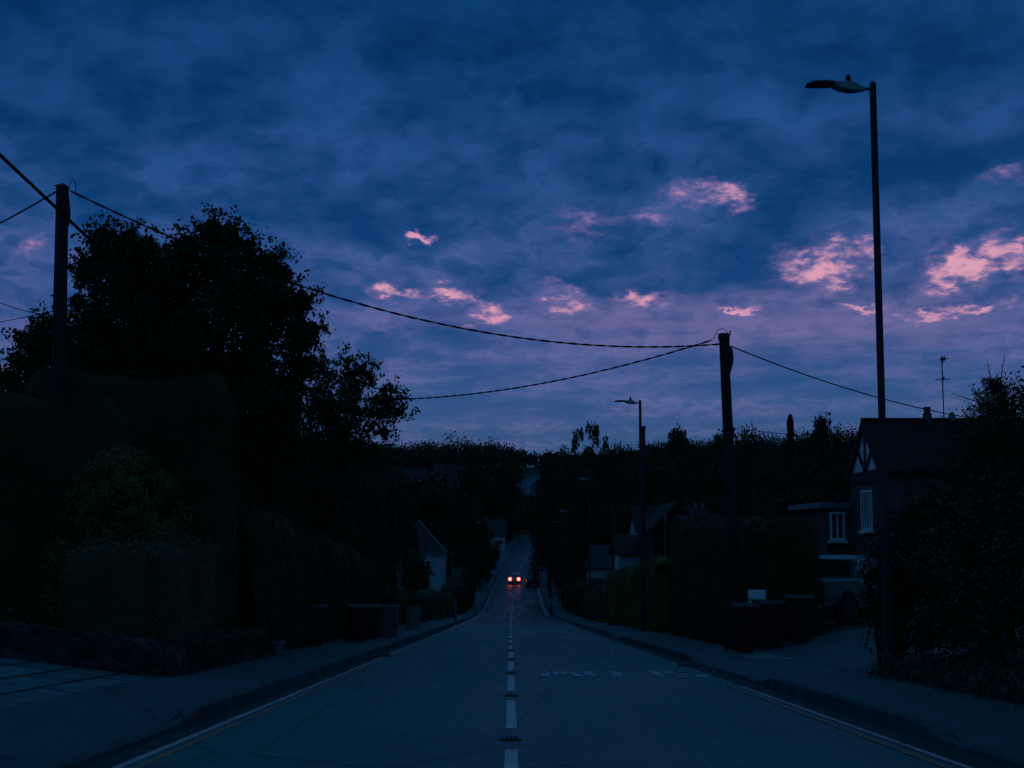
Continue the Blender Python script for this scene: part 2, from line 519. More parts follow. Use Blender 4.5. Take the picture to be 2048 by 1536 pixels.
def crown_verts(clumps, per, size, rng, sprig=0, sprig_len=.5, center=None, ratio=.55, jit=.18):
    """clumps: list of (x,y,z,r)"""
    cl = np.array(clumps, float)
    k = len(cl)
    cen = np.mean(cl[:, :3], 0) if center is None else np.array(center)
    n = k * per
    idx = np.repeat(np.arange(k), per)
    d = rng.normal(size=(n, 3)); d /= np.linalg.norm(d, axis=1)[:, None]
    rad = cl[idx, 3] * (rng.uniform(0, 1, n) ** .45) * (1 + jit * rng.normal(size=n))
    pts = cl[idx, :3] + d * rad[:, None]
    out = [leaf_quads(pts, d, size, rng, ratio)]
    if sprig:
        for i in range(k):
            for _ in range(sprig):
                o = cl[i, :3] - cen
                o = o / (np.linalg.norm(o) + 1e-6) + rng.normal(size=3) * .55 + np.array([0, 0, .25])
                o /= np.linalg.norm(o)
                m = int(rng.integers(8, 15))
                s = np.linspace(.6, 1, m)[:, None]
                p = cl[i, :3] + o * (cl[i, 3] * .75 + s * sprig_len * rng.uniform(.6, 1.1)) * 1.0 + rng.normal(size=(m, 3)) * size * .45
                out.append(leaf_quads(p, np.tile(o, (m, 1)), size, rng, ratio))
    return np.concatenate(out)

def trunk_mb(base, top, r, limbs, rng):
    mb = MB()
    base = Vector(base); top = Vector(top)
    pts = [base.lerp(top, t) + Vector((rng.normal() * r * .4, rng.normal() * r * .4, 0)) * (0 if t == 0 else 1) for t in (0, .15, .4, .7, 1)]
    pts[0].z -= .3
    mb.tube(pts, [r * 1.35, r, r * .85, r * .65, r * .35], 8)
    for l in limbs:
        l = Vector(l)
        s = base.lerp(top, float(rng.uniform(.4, .8)))
        mid = s.lerp(l, .5) + Vector((0, 0, (l - s).length * .08))
        mb.tube([s, mid, l], [r * .42, r * .28, r * .08], 6)
    return mb

# ------------------------------------------------------------------ sky (world)
def build_world():
    w = bpy.data.worlds.new('World')
    scene.world = w
    w.use_nodes = True
    nt = w.node_tree
    nt.nodes.clear()
    L = nt.links.new

    def val(n, i, v):
        if isinstance(v, (int, float)):
            n.inputs[i].default_value = v
        else:
            L(v, n.inputs[i])

    def m(op, a, b=0.0, c=None):
        n = N(nt, 'ShaderNodeMath', operation=op)
        val(n, 0, a); val(n, 1, b)
        if c is not None: val(n, 2, c)
        return n.outputs[0]

    def vm(op, a, b=None, c=None):
        n = N(nt, 'ShaderNodeVectorMath', operation=op)
        for i, v in enumerate((a, b, c)):
            if v is None: continue
            if isinstance(v, tuple): n.inputs[i].default_value = v
            else: L(v, n.inputs[i])
        return n.outputs['Value'] if op in ('LENGTH', 'DOT_PRODUCT') else n.outputs['Vector']

    def mapr(x, a, b, c=0.0, d=1.0, t='SMOOTHSTEP'):
        n = N(nt, 'ShaderNodeMapRange', interpolation_type=t)
        L(x, n.inputs['Value'])
        n.inputs['From Min'].default_value = a; n.inputs['From Max'].default_value = b
        n.inputs['To Min'].default_value = c; n.inputs['To Max'].default_value = d
        return n.outputs['Result']

    def noise(v, scale, detail=5, rough=.55, col=False, dist=0.0):
        n = N(nt, 'ShaderNodeTexNoise')
        n.inputs['Scale'].default_value = scale; n.inputs['Detail'].default_value = detail; n.inputs['Roughness'].default_value = rough
        n.inputs['Distortion'].default_value = dist
        L(v, n.inputs['Vector'])
        return n.outputs['Color'] if col else n.outputs['Fac']

    def mix(f, a, b):
        n = N(nt, 'ShaderNodeMixRGB')
        val(n, 0, f)
        for i, v in ((1, a), (2, b)):
            if isinstance(v, tuple): n.inputs[i].default_value = (*v, 1)
            else: L(v, n.inputs[i])
        return n.outputs['Color']

    tc = N(nt, 'ShaderNodeTexCoord')
    D = tc.outputs['Generated']
    sp = N(nt, 'ShaderNodeSeparateXYZ'); L(D, sp.inputs[0])
    x, y, z = sp.outputs
    az = m('ARCTAN2', x, y)
    el = m('ARCSINE', z)
    cb = N(nt, 'ShaderNodeCombineXYZ'); L(az, cb.inputs[0]); L(el, cb.inputs[1])
    Q = cb.outputs[0]
    # cloud deck seen in perspective
    zz = m('ADD', m('MAXIMUM', z, 0.0), .27)
    cb2 = N(nt, 'ShaderNodeCombineXYZ'); L(m('DIVIDE', x, zz), cb2.inputs[0]); L(m('MULTIPLY', m('DIVIDE', y, zz), .86), cb2.inputs[1])
    C = cb2.outputs[0]

    wn = noise(C, 9.0, 3, .55, True)
    warpC = vm('MULTIPLY_ADD', wn, (.06, .06, 0), C)
    big = noise(warpC, 3.6, 3, .5)
    med = noise(warpC, 8.5, 5, .52)
    lump = noise(vm('ADD', warpC, (3.3, 8.1, 0)), 19, 6, .54)
    ridge = m('SUBTRACT', 1.0, m('ABSOLUTE', m('MULTIPLY_ADD', lump, 4.0, -2.0)))
    fine = noise(warpC, 46, 5, .6)
    streak = noise(vm('MULTIPLY', Q, (7.0, 62.0, 0)), 1.0, 6, .6)
    puff = noise(vm('ADD', warpC, (13.1, 4.7, 0)), 30, 7, .6)

    def E(py):
        return azel(1024, py)[1]

    def lin(c):
        return tuple(((v / 255) / 12.92 if v / 255 <= .04045 else ((v / 255 + .055) / 1.055) ** 2.4) for v in c)

    def ramp(stops):
        lo, hi = -0.05, 0.60
        n = N(nt, 'ShaderNodeValToRGB')
        els = n.color_ramp.elements
        st = sorted([((e - lo) / (hi - lo), c) for e, c in stops])
        while len(els) < len(st): els.new(.5)
        for e, (p, c) in zip(els, st):
            e.position = p; e.color = (*c, 1)
        L(mapr(el, lo, hi, 0, 1, 'LINEAR'), n.inputs['Fac'])
        return n.outputs['Color']

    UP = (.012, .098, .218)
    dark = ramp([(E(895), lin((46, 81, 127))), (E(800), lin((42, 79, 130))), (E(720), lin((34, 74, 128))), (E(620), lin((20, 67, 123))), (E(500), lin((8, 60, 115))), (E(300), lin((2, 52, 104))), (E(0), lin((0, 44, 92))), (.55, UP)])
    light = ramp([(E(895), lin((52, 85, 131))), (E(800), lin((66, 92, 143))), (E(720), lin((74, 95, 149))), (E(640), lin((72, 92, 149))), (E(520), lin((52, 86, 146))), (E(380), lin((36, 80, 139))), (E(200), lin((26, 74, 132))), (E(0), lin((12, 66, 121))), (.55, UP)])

    # large cloud masses standing where they stand in the sky (direction, half-size, weight)
    wQ = vm('MULTIPLY_ADD', vm('SUBTRACT', noise(C, 9, 6, .62, True), (.5, .5, .5)), (.045, .036, 0), Q)
    wQ = vm('MULTIPLY_ADD', vm('SUBTRACT', noise(C, 30, 4, .56, True), (.5, .5, .5)), (.024, .022, 0), wQ)
    wB = vm('MULTIPLY_ADD', vm('SUBTRACT', noise(C, 6, 6, .62, True), (.5, .5, .5)), (.085, .06, 0), Q)

    def blobs(items, q=None, grow=1.0):
        q = q or wQ
        acc = None
        for px, py, rx, ry, wt in items:
            a, e = azel(px, py)
            ia, ie = F / (rx * grow), F / (ry * grow)
            v = vm('LENGTH', vm('MULTIPLY_ADD', q, (ia, ie, 0), (-a * ia, -e * ie, 0)))
            b = mapr(v, 0, 1, wt, 0)
            acc = b if acc is None else m('ADD', acc, b)
        return acc

    dk = blobs([(1470, 560, 330, 90, .55), (1850, 330, 420, 110, .7), (1780, 90, 420, 120, .35), (1050, 90, 420, 90, .4), (760, 440, 260, 75, .5), (330, 230, 330, 120, .4), (1010, 540, 260, 60, .3),
                (1240, 330, 300, 60, .3), (100, 380, 260, 110, .3), (930, 190, 280, 60, .35), (880, 735, 260, 26, .3)], wB)
    lt = blobs([(1290, 440, 260, 70, .45), (1830, 430, 300, 60, .35), (1500, 230, 130, 60, .3), (650, 260, 300, 90, .35), (950, 280, 320, 80, .25), (1250, 650, 420, 70, .4), (1700, 660, 420, 60, .35), (800, 610, 260, 50, .3), (60, 520, 160, 60, .25), (1770, 105, 70, 80, .7), (560, 287, 90, 40, .5), (640, 184, 50, 40, .6), (1335, 205, 50, 30, .5), (950, 290, 50, 40, .6), (1006, 210, 34, 26, .6), (800, 215, 40, 30, .5), (1520, 205, 110, 70, .4), (1050, 170, 40, 24, .5)], wB)

    cf = m('ADD', m('MULTIPLY', med, 1.5), m('MULTIPLY', big, .7))
    cf = m('ADD', cf, m('MULTIPLY', lump, .8))
    cf = m('ADD', cf, m('MULTIPLY', fine, .2))
    cf = m('ADD', m('SUBTRACT', cf, m('MULTIPLY', dk, .46)), m('MULTIPLY', lt, .40))
    low = mapr(el, E(560), E(800), 0, 1)
    cf = m('ADD', m('MULTIPLY', cf, m('SUBTRACT', 1.0, m('MULTIPLY', low, .45))), m('MULTIPLY', low, m('MULTIPLY_ADD', streak, 1.9, -.22)))
    cf = mapr(cf, 1.24, 2.06, 0, 1, 'LINEAR')
    cf = m('MULTIPLY_ADD', m('MAXIMUM', ridge, 0.0), m('MULTIPLY', cf, .22), m('MULTIPLY', cf, .86))
    col = mix(cf, dark, light)
    rim = m('MULTIPLY', m('POWER', m('MAXIMUM', ridge, 0.0), 2.5), m('MULTIPLY', mapr(el, E(640), E(150), 1, .18, 'LINEAR'), mapr(cf, .25, .9)))
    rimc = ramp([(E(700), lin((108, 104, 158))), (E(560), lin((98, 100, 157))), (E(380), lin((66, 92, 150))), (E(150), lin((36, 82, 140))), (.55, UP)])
    col = mix(m('MULTIPLY', rim, .5), col, rimc)
    band = blobs([(1560, 660, 800, 80, .9), (1180, 625, 320, 60, .5), (860, 610, 240, 45, .4), (1700, 600, 420, 50, .3)], wB)
    bandn = mapr(m('MULTIPLY_ADD', streak, .9, m('MULTIPLY', lump, .6)), .50, 1.0)
    col = mix(m('MULTIPLY', m('MINIMUM', band, .9), m('MULTIPLY_ADD', bandn, .75, .12)), col, lin((116, 106, 158)))

    # pink openings where the last light comes through
    pk = blobs([(1645, 535, 92, 52, .95), (1900, 540, 62, 44, .95), (2010, 518, 80, 40, .95), (1395, 393, 80, 26, .72), (1480, 398, 24, 22, .85), (1303, 434, 44, 20, .72), (1185, 450, 80, 26, .5),
                (1690, 470, 44, 20, .6), (1745, 490, 26, 22, .65), (836, 476, 24, 11, 1.15), (778, 586, 34, 22, .85), (826, 584, 40, 12, .62), (892, 575, 34, 20, .9), (935, 598, 44, 18, .62), (968, 634, 40, 22, .9),
                (1135, 604, 46, 24, .7), (1285, 590, 70, 22, .8), (1484, 613, 50, 8, .95), (1710, 614, 70, 8, .75), (1930, 622, 180, 12, .62), (65, 488, 40, 28, .62), (20, 752, 50, 22, .85), (2030, 350, 60, 16, .45),
                (1100, 574, 26, 14, .5), (760, 660, 50, 10, .42), (1200, 640, 240, 34, .30), (1700, 640, 330, 30, .30), (830, 737, 120, 18, .28)], None, 1.68)
    pn = m('MULTIPLY_ADD', puff, 2.6, -1.3)
    pm = m('MULTIPLY_ADD', pn, m('MINIMUM', m('MULTIPLY', pk, 1.6), .8), pk)
    veil = mapr(pm, .10, .80, 0, .72)
    core = mapr(pm, .52, 1.12, 0, .97)
    col = mix(veil, col, lin((118, 106, 160)))
    pinkc = ramp([(E(700), lin((205, 140, 172))), (E(600), lin((222, 158, 180))), (E(480), lin((216, 156, 182))), (E(380), lin((196, 142, 178))), (E(200), lin((118, 112, 165))), (.55, lin((90, 100, 160)))])
    col = mix(core, col, pinkc)
    # physical sky adds the faint clear-air light
    sk = N(nt, 'ShaderNodeTexSky', sky_type='NISHITA')
    sk.sun_disc = False
    sk.sun_elevation = R(1.0); sk.sun_rotation = R(62)
    sks = N(nt, 'ShaderNodeMixRGB', blend_type='ADD'); sks.inputs[0].default_value = .002
    L(col, sks.inputs[1]); L(sk.outputs[0], sks.inputs[2])
    bg = N(nt, 'ShaderNodeBackground')
    L(sks.outputs[0], bg.inputs['Color'])
    bg.inputs['Strength'].default_value = 1.0
    out = N(nt, 'ShaderNodeOutputWorld')
    L(bg.outputs[0], out.inputs['Surface'])
    w.cycles.sampling_method = 'MANUAL'
    w.cycles.sample_map_resolution = 512

build_world()
sd = bpy.data.lights.new('sun', 'SUN')
sun = bpy.data.objects.new('sun', sd)
COL.objects.link(sun)
sd.energy = .012
sd.angle = R(20)
sd.color = (1, .72, .7)
sun.rotation_euler = (R(87), 0, R(180 - 62))

# ------------------------------------------------------------------ terrain, road, pavements
def build_ground():
    ys = sorted(set([-60, -40, -25] + [float(v) for v in np.arange(-15, 60, 1.5)] + [20.35, 20.75, 29, 31] + [float(v) for v in np.arange(60, 300, 5)] + [float(v) for v in np.arange(300, 720, 15)] + [800, 1000, 1400, 2500]))
    offs = [-1800, -900, -500, -300, -180, -110, -70, -45, -30, -20, -15, -11, -9, -7.5, -6.3, -5.5, -5.25, -5.0, KL - .15, KL, 0, KR, KR + .15, 5.3, 6.2, 7.2, 8.4, 10, 13, 17, 22, 30, 45, 70, 110, 180, 300, 500, 900, 1800]
    mb = MB()
    for y in ys:
        for o in offs:
            x = xr(y) + o
            z = gz(x, y) - .06
            if -5.05 <= o <= KL or KR <= o <= 5.3: z -= .2
            if abs(o) > 40 and y > 250:
                z += 3.5 * math.sin(o * .011 + y * .007) * min(1, (abs(o) - 40) / 120)
            if abs(o) > 60 and y <= 330:
                z += min(40, (abs(o) - 60) * .05) * (1 if o > 0 else .6)
            mb.v.append((x, y, z))
    n = len(offs)
    for i in range(len(ys) - 1):
        for j in range(n - 1):
            a = i * n + j
            mb.f.append((a, a + 1, a + n + 1, a + n))
    struct(mb.build('ground', M['ground'], smooth=True))

    def strip(name, fn, y0, y1, step, m, kind=True):
        """fn(y) -> list of (x, z) across"""
        k = max(2, int((y1 - y0) / step) + 1)
        b = MB()
        w = None
        for y in np.linspace(y0, y1, k):
            row = fn(float(y))
            w = len(row)
            for (xx, zz) in row:
                b.v.append((xx, float(y), zz))
        for i in range(k - 1):
            for j in range(w - 1):
                a = i * w + j
                b.f.append((a, a + 1, a + w + 1, a + w))
        o = b.build(name, m, smooth=False)
        return struct(o) if kind else o

    def widen(y):
        return sstep(225, 250, y) * (1 - sstep(285, 320, y)) * 1.6

    def road_row(dz):
        def fn(y):
            c = xr(y); z = zr(y)
            l, r = c + KL, c + KR + widen(y)
            return [(l, z - .03 + dz), (l + (c + .1 - l) * .35, z - .005 + dz), (c + .1, z + dz), (r - (r - c) * .35, z - .005 + dz), (r, z - .03 + dz)]
        return fn
    strip('road', road_row(0.0), -40, 76.3, 2, M['asphalt'])
    strip('road_far', road_row(0.0), 76.62, 640, 4, M['asphalt_old'])
    strip('road_joint', road_row(0.001), 76.3, 76.62, .32, M['joint'])

    def rz(xo, y):   # height of the road surface at lateral offset xo
        r = KR if xo > 0 else -KL
        t = abs(xo - .1) / r
        return zr(y) - (.005 * min(1, t / .65) if t < .65 else .005 + .025 * (t - .65) / .35)

    for side in (-1, 1):
        e = KL if side < 0 else KR
        def kf(y, e=e, side=side):
            c = xr(y) + e + (widen(y) if side > 0 else 0); z = zr(y); h = kerb_h(side, y)
            row = [(c - side * .004, z - .08), (c + side * .012, z + h - .012), (c + side * .03, z + h), (c + side * .13, z + h), (c + side * .132, z - .08)]
            return row if side > 0 else row[::-1]
        strip('kerb', kf, -30, 330, .6, M['kerb'])
        def pf(y, e=e, side=side):
            c = xr(y) + e + (widen(y) if side > 0 else 0); z = zr(y); h = kerb_h(side, y)
            back = 5.35 if side > 0 else -5.12
            hb = lat(back, y) - .004
            row = [(c + side * .131, z + h - .006), (c + side * .5, z + max(h, .5 * h + .5 * hb) - .004), (xr(y) + back + (widen(y) if side > 0 else 0), z + hb + .02)]
            return row if side > 0 else row[::-1]
        strip('pavement', pf, -30, 330, .8, M['pavement'])
        def gf(y, e=e, side=side):
            a = e - side * .30; b = e - side * .003
            c = xr(y)
            row = [(c + a, rz(a, y) + .004), (c + b, rz(b, y) + .004)]
            return row if side > 0 else row[::-1]
        strip('gutter', gf, -20, 76, 2, M['gutter'])

    def line(name, off0, off1, y0, y1, m, step=2.0):
        def fn(y):
            c = xr(y)
            return [(c + off0, rz(off0, y) + .005), (c + off1, rz(off1, y) + .005)]
        return strip(name, fn, y0, y1, step, m)
    line('yellow_line', -3.02, -2.94, -15, 230, M['yellow_pale'])
    line('yellow_line', -2.86, -2.79, -15, 120, M['yellow'])
    line('yellow_line', 3.40, 3.48, -15, 21.2, M['yellow_pale'])
    line('yellow_line', 3.24, 3.31, -15, 21.4, M['yellow'])
    line('yellow_line', 3.33, 3.42, 77, 92, M['yellow_pale'])
    line('yellow_line', 3.30, 3.42, 126, 200, M['yellow_pale'])
    line('yellow_line', 3.12, 3.22, 128, 200, M['yellow_pale'])
    # centre dashes
    b = MB()
    y = 13.85 - 6.02 * 4
    while y < 330:
        a, e2 = y, y + 4.05
        ks = np.linspace(a, e2, 4)
        o0 = len(b.v)
        for yy in ks:
            for dx in (-.053, .053):
                b.v.append((xr(yy) + dx, float(yy), rz(dx, yy) + .006))
        for i in range(3):
            q = o0 + i * 2
            b.f.append((q, q + 1, q + 3, q + 2))
        y += 6.02
    struct(b.build('centre_line', M['white_line']))
    # S L O W, read by drivers coming towards the camera
    b = MB()
    def stroke(pts, w):
        for p, q in zip(pts[:-1], pts[1:]):
            p = np.array(p, float); q = np.array(q, float)
            d = (q - p) / np.linalg.norm(q - p); nrm = np.array([-d[1], d[0]])
            # wide in x, because road letters are stretched along the road
            hw = np.array([w * abs(nrm[0]) + .02, w * 2.0 * abs(nrm[1])]) * np.sign(nrm + 1e-9)
            c = [p - hw, p + hw, q + hw, q - hw]
            vs = [(cc[0], cc[1], rz(cc[0], cc[1]) + .0055) for cc in c]
            b.add(vs, [(0, 1, 2, 3)])
    y0, y1 = 25.75, 23.85     # top of the letters is nearer the camera's far side when read from the other end
    def g(u, v, cx, wd):
        # u 0..1 from the reader's left, v 0..1 from the letter's foot (reader stands beyond, looking towards the camera)
        return (cx + wd * (.5 - u), y0 + (y1 - y0) * v)
    W = .06
    for ch, cx in (('S', 3.0), ('L', 2.28), ('O', 1.58), ('W', .84)):
        wd = .5 if ch != 'W' else .62
        G = lambda u, v: g(u, v, cx, wd)
        if ch == 'S':
            stroke([G(1, .85), G(.8, 1), G(.2, 1), G(0, .8), G(.05, .62), G(.95, .42), G(1, .2), G(.8, 0), G(.2, 0), G(0, .15)], W)
        if ch == 'L':
            stroke([G(0, 1), G(0, 0)], W); stroke([G(.08, .03), G(1, .03)], W)
        if ch == 'O':
            stroke([G(.2, 1), G(.8, 1), G(1, .8), G(1, .2), G(.8, 0), G(.2, 0), G(0, .2), G(0, .8), G(.2, 1)], W)
        if ch == 'W':
            stroke([G(0, 1), G(.25, 0), G(.5, .8), G(.75, 0), G(1, 1)], W)
    struct(b.build('road_lettering', M['slow_line']))
    # driveways
    b = MB()
    ysd = np.linspace(2, 20.3, 14)
    xsd = [-12, -10, -8.5, -7, -6, -5.13]
    for yy in ysd:
        for xx in xsd:
            b.v.append((xx, float(yy), gz(xx, yy) + .012))
    for i in range(len(ysd) - 1):
        for j in range(len(xsd) - 1):
            a = i * len(xsd) + j
            b.f.append((a, a + 1, a + len(xsd) + 1, a + len(xsd)))
    struct(b.build('slab_driveway', M['slab']))
    b = MB()
    ysd = np.linspace(21.6, 32.3, 10)
    xsd = [5.36, 6, 7, 8, 9.5, 11]
    for yy in ysd:
        for xx in xsd:
            b.v.append((xx, float(yy), gz(xx, yy) + .015))
    for i in range(len(ysd) - 1):
        for j in range(len(xsd) - 1):
            a = i * len(xsd) + j
            b.f.append((a, a + 1, a + len(xsd) + 1, a + len(xsd)))
    struct(b.build('tarmac_driveway', M['pavement']))
    b = MB()
    def pz(x, y):
        h = kerb_h(1, y); e = x - KR; hb = lat(5.35, y) - .004
        z1 = max(h, .5 * h + .5 * hb) - .004
        return zr(y) + (h - .006 + (z1 - h + .006) * (e - .131) / .37 if e < .5 else z1 + (hb + .02 - z1) * (e - .5) / (5.35 - KR - .5))
    for pts in ([(4.75, 28.6), (5.34, 26.6), (5.34, 32.4), (4.6, 33.5)], ):
        b.add([(px_, py_, pz(px_, py_) + .006) for px_, py_ in pts], [(0, 1, 2, 3)])
    b.add([(px_, py_, gz(px_, py_) + .022) for px_, py_ in ((6.0, 22.6), (7.4, 22.4), (7.6, 23.4), (6.4, 23.5))], [(0, 1, 2, 3)])
    struct(b.build('concrete_apron', M['apron']))

build_ground()

# ------------------------------------------------------------------ road studs
def make_stud():
    root = empty('road_stud', (0, 0, 0), 'black cat’s-eye road stud', 'road stud', 'cat’s-eye studs along the centre line')
    b = MB().box(-.085, -.10, -.03, .085, .10, .012, .008)
    b.box(-.10, -.05, -.03, .10, .05, .008, .004)
    b.build('casting', M['black_plastic'], root)
    b = MB().box(-.05, -.04, .013, .05, .04, .03, .01)
    b.build('rubber_dome', M['black_plastic'], root)
    for sx in (-1, 1):
        MB().tube([(sx * .02, -.042, .021), (sx * .02, -.03, .021)], .008, 6).build('reflector', M['stud_glass'], root)
    return root
ORD = ['nearest', 'second', 'third', 'fourth', 'fifth', 'sixth', 'seventh', 'eighth', 'ninth', 'tenth', 'eleventh', 'twelfth']
stud = make_stud()
for k in range(10):
    o = stud if k == 0 else copy_tree(stud)
    yy = 12.75 + 6.02 * k
    o.location = (xr(yy), yy, zr(yy) + .003)
    o.rotation_euler = (math.atan(.0506) * -1, 0, 0)
    o['label'] = ORD[k] + ' black cat’s-eye stud from the viewer, between two white centre dashes'

# ------------------------------------------------------------------ drain grates in the gutter
def drain(x, y, label):
    root = empty('drain_grate', (x, y, zr(y) - .02), label, 'drain grate', 'gutter drain grates')
    b = MB()
    for x0, y0, x1, y1 in ((-.2, -.25, .2, -.21), (-.2, .21, .2, .25), (-.2, -.21, -.16, .21), (.16, -.21, .2, .21)):
        b.box(x0, y0, -.03, x1, y1, .026)
    b.build('frame', M['black_plastic'], root)
    b = MB()
    for k in range(6):
        b.box(-.158, -.19 + k * .068, -.02, .158, -.155 + k * .068, .022)
    b.build('bars', M['black_plastic'], root)
drain(3.53, 28.2, 'dark iron drain grate by the right kerb beyond the SLOW lettering')
drain(-3.03 - .02, 33.5, 'dark iron drain grate by the left kerb')
# ------------------------------------------------------------------ street lamps
def make_lamp():
    root = empty('street_lamp', (0, 0, 0), 'tall grey steel street lamp', 'street lamp', 'street lamps along the road')
    H = 9.05
    MB().tube([(0, 0, -.2), (0, 0, 1.5), (0, 0, 1.52), (0, 0, 1.58), (0, 0, H - .06), (0, 0, H - .02), (0, 0, H)], [.082, .082, .082, .058, .053, .05, .03], 14).build('post', M['steel'], root, smooth=False)
    MB().box(-.045, -.09, .45, .045, -.078, 1.05, .004).build('access_door', M['steel'], root)
    MB().tube([(0, 0, H - .12), (-.1, 0, H - .115), (-.17, 0, H - .10)], .022, 8).build('bracket', M['steel'], root)
    hd = empty('lamp_head', (-.12, 0, H - .11)); hd.parent = root
    # body: lofted sections along -x ; (x, halfwidth y, z bottom, z top)
    secs = [(0.0, .035, -.035, .03), (-.08, .06, -.045, .045), (-.14, .085, -.055, .085), (-.27, .11, -.05, .105), (-.40, .12, -.02, .10), (-.52, .12, .045, .095)]
    def loft(secs):
        b = MB(); vs = []
        for xx, hw, zb, zt in secs:
            c = min(.02, (zt - zb) * .3)
            vs += [(xx, -hw + c, zb), (xx, hw - c, zb), (xx, hw, zb + c), (xx, hw, zt - c), (xx, hw - 2 * c, zt), (xx, -hw + 2 * c, zt), (xx, -hw, zt - c), (xx, -hw, zb + c)]
        fs = []
        for i in range(len(secs) - 1):
            for k in range(8):
                fs.append((i * 8 + k, i * 8 + (k + 1) % 8, (i + 1) * 8 + (k + 1) % 8, (i + 1) * 8 + k))
        fs += [tuple(range(8)), tuple(reversed(range(len(secs) * 8 - 8, len(secs) * 8)))]
        b.add(vs, fs)
        return b
    loft(secs).build('housing', M['lamp_grey'], hd)
    loft([(-.50, .13, .052, .10), (-.62, .14, .05, .105), (-.80, .135, .048, .10), (-.92, .10, .04, .062)]).build('light_panel', M['steel'], hd)
    MB().box(-.86, -.11, .040, -.54, .11, .0475).build('lens', M['lamp_glass'], hd)
    MB().tube([(-.26, 0, .09), (-.26, 0, .135), (-.26, 0, .14), (-.26, 0, .20), (-.26, 0, .225)], [.05, .05, .04, .038, .02], 12).build('photocell', M['black_plastic'], root).location = (-.12, 0, H - .11)
    return root
lamp = make_lamp()
lamp_spots = [
    (5.62, 21.2, 0, 'nearest grey street lamp, tall against the sky beside the right-hand hedge'),
    (5.08, 55.3, 0, 'second street lamp down the right, its head just above the tree line'),
    (4.95, 90, 0, 'third street lamp down the right, its pale head set against dark trees'),
    (4.75, 123, 0, 'fourth street lamp down the right, small pale head above the dark conifers'),
    (5.2, 156, 0, 'fifth street lamp, far down the right near the parked dark car'),
    (-5.1, 196, math.pi, 'far left street lamp before the white house by the bend'),
    (-4.6, 238, math.pi, 'farthest left street lamp, at the bend of the road'),
]
for i, (x, y, rz_, lb) in enumerate(lamp_spots):
    o = lamp if i == 0 else copy_tree(lamp)
    o.location = (x, y, gz(x, y))
    o.rotation_euler = (0, 0, rz_)
    o['label'] = lb

# ------------------------------------------------------------------ telegraph poles and cables
def pole(base, top, r0, r1, label, pointed, parts=True, box_side=1):
    base = Vector(base); top = Vector(top)
    root = empty('telegraph_pole', base, label, 'telegraph pole', 'wooden telegraph poles')
    t = top - base
    d = t.normalized()
    b = MB()
    n = 6
    pts = [t * (i / n) for i in range(n + 1)]
    pts[0] = pts[0] - d * .4
    b.tube(pts, [r0 + (r1 - r0) * i / n for i in range(n + 1)], 14)
    b.build('shaft', M['wood_pole'], root, smooth=True)
    if pointed:
        c = MB()
        c.add([t + Vector((sx * r1 * 1.08, sy * r1 * 1.08, 0)) for sx, sy in ((-1, -1), (1, -1), (1, 1), (-1, 1))] + [t + Vector((0, 0, .085))], [(0, 1, 4), (1, 2, 4), (2, 3, 4), (3, 0, 4), (3, 2, 1, 0)])
        c.build('cap', M['pole_cap'], root)
    elif parts:
        c = MB(); c.tube([t - d * .14, t - d * .139, t, t + d * .015], [r1 * 1.0, r1 * 1.22, r1 * 1.22, r1 * 1.0], 14)
        c.build('cap', M['pole_cap'], root)
    return root, t

pl_b = P(122, 1130, 26.6); pl_b.x = -8.6; pl_b.z = gz(-8.6, 26.6)
pl_t = P(125, 374, 26.6)
rootL, tL = pole(pl_b, pl_t, .165, .118, 'left telegraph pole with a pointed cap behind the tall hedge', True)
def rel(root, p):
    return Vector(p) - root.location
# pigtail loop and cable joint on the left pole
MB().tube([rel(rootL, P(px, py, 26.5)) for px, py in ((138, 372), (142, 362), (147, 360), (150, 365), (152, 376), (150, 384))], .008, 6).build('jumper_loop', M['cable'], rootL)
MB().tube([rel(rootL, P(px, py, 26.45)) for px, py in ((136, 392), (138, 420), (139, 440), (137, 452))], [.02, .028, .022, .01], 6).build('cable_run', M['cable'], rootL)

pr_b = P(1476, 1270, 34); pr_b.z = gz(pr_b.x, 34)
pr_t = P(1447, 668, 34)
rootR, tR = pole(pr_b, pr_t, .155, .115, 'right telegraph pole leaning left, carrying three cables over the big hedge', False)
MB().tube([rel(rootR, P(px, py, 33.8)) for px, py in ((1428, 678), (1431, 668), (1436, 660), (1444, 657), (1452, 660), (1457, 668), (1458, 690))], .009, 6).build('jumper_loop', M['cable'], rootR)
MB().tube([rel(rootR, P(px, py, 33.85)) for px, py in ((1460, 661), (1460.5, 664), (1459, 672), (1458, 690))], [.02, .02, .012, .012], 6).build('terminal', M['black_plastic'], rootR)
MB().tube([rel(rootR, P(px, py, 33.85)) for px, py in ((1458, 690), (1462, 700), (1463, 715), (1462, 728), (1459, 745), (1459, 752))], [.02, .045, .055, .05, .025, .015], 8).build('joint_box', M['black_plastic'], rootR)
pole_spots = [
    (-4.75, 57, 6.55, .12, .09, 'dark slim telegraph pole on the left pavement beside the bins'),
    (5.62, 60.5, 8.6, .15, .12, 'thick telegraph pole close behind the second street lamp'),
    (6.6, 92, 6.8, .14, .11, 'telegraph pole between the second and third street lamps'),
    (4.85, 192, 6.2, .13, .1, 'far telegraph pole behind the parked dark car'),
]
for x, y, h, r0, r1, lb in pole_spots:
    z = gz(x, y)
    pole((x, y, z), (x + .03, y, z + h), r0, r1, lb, False, True)

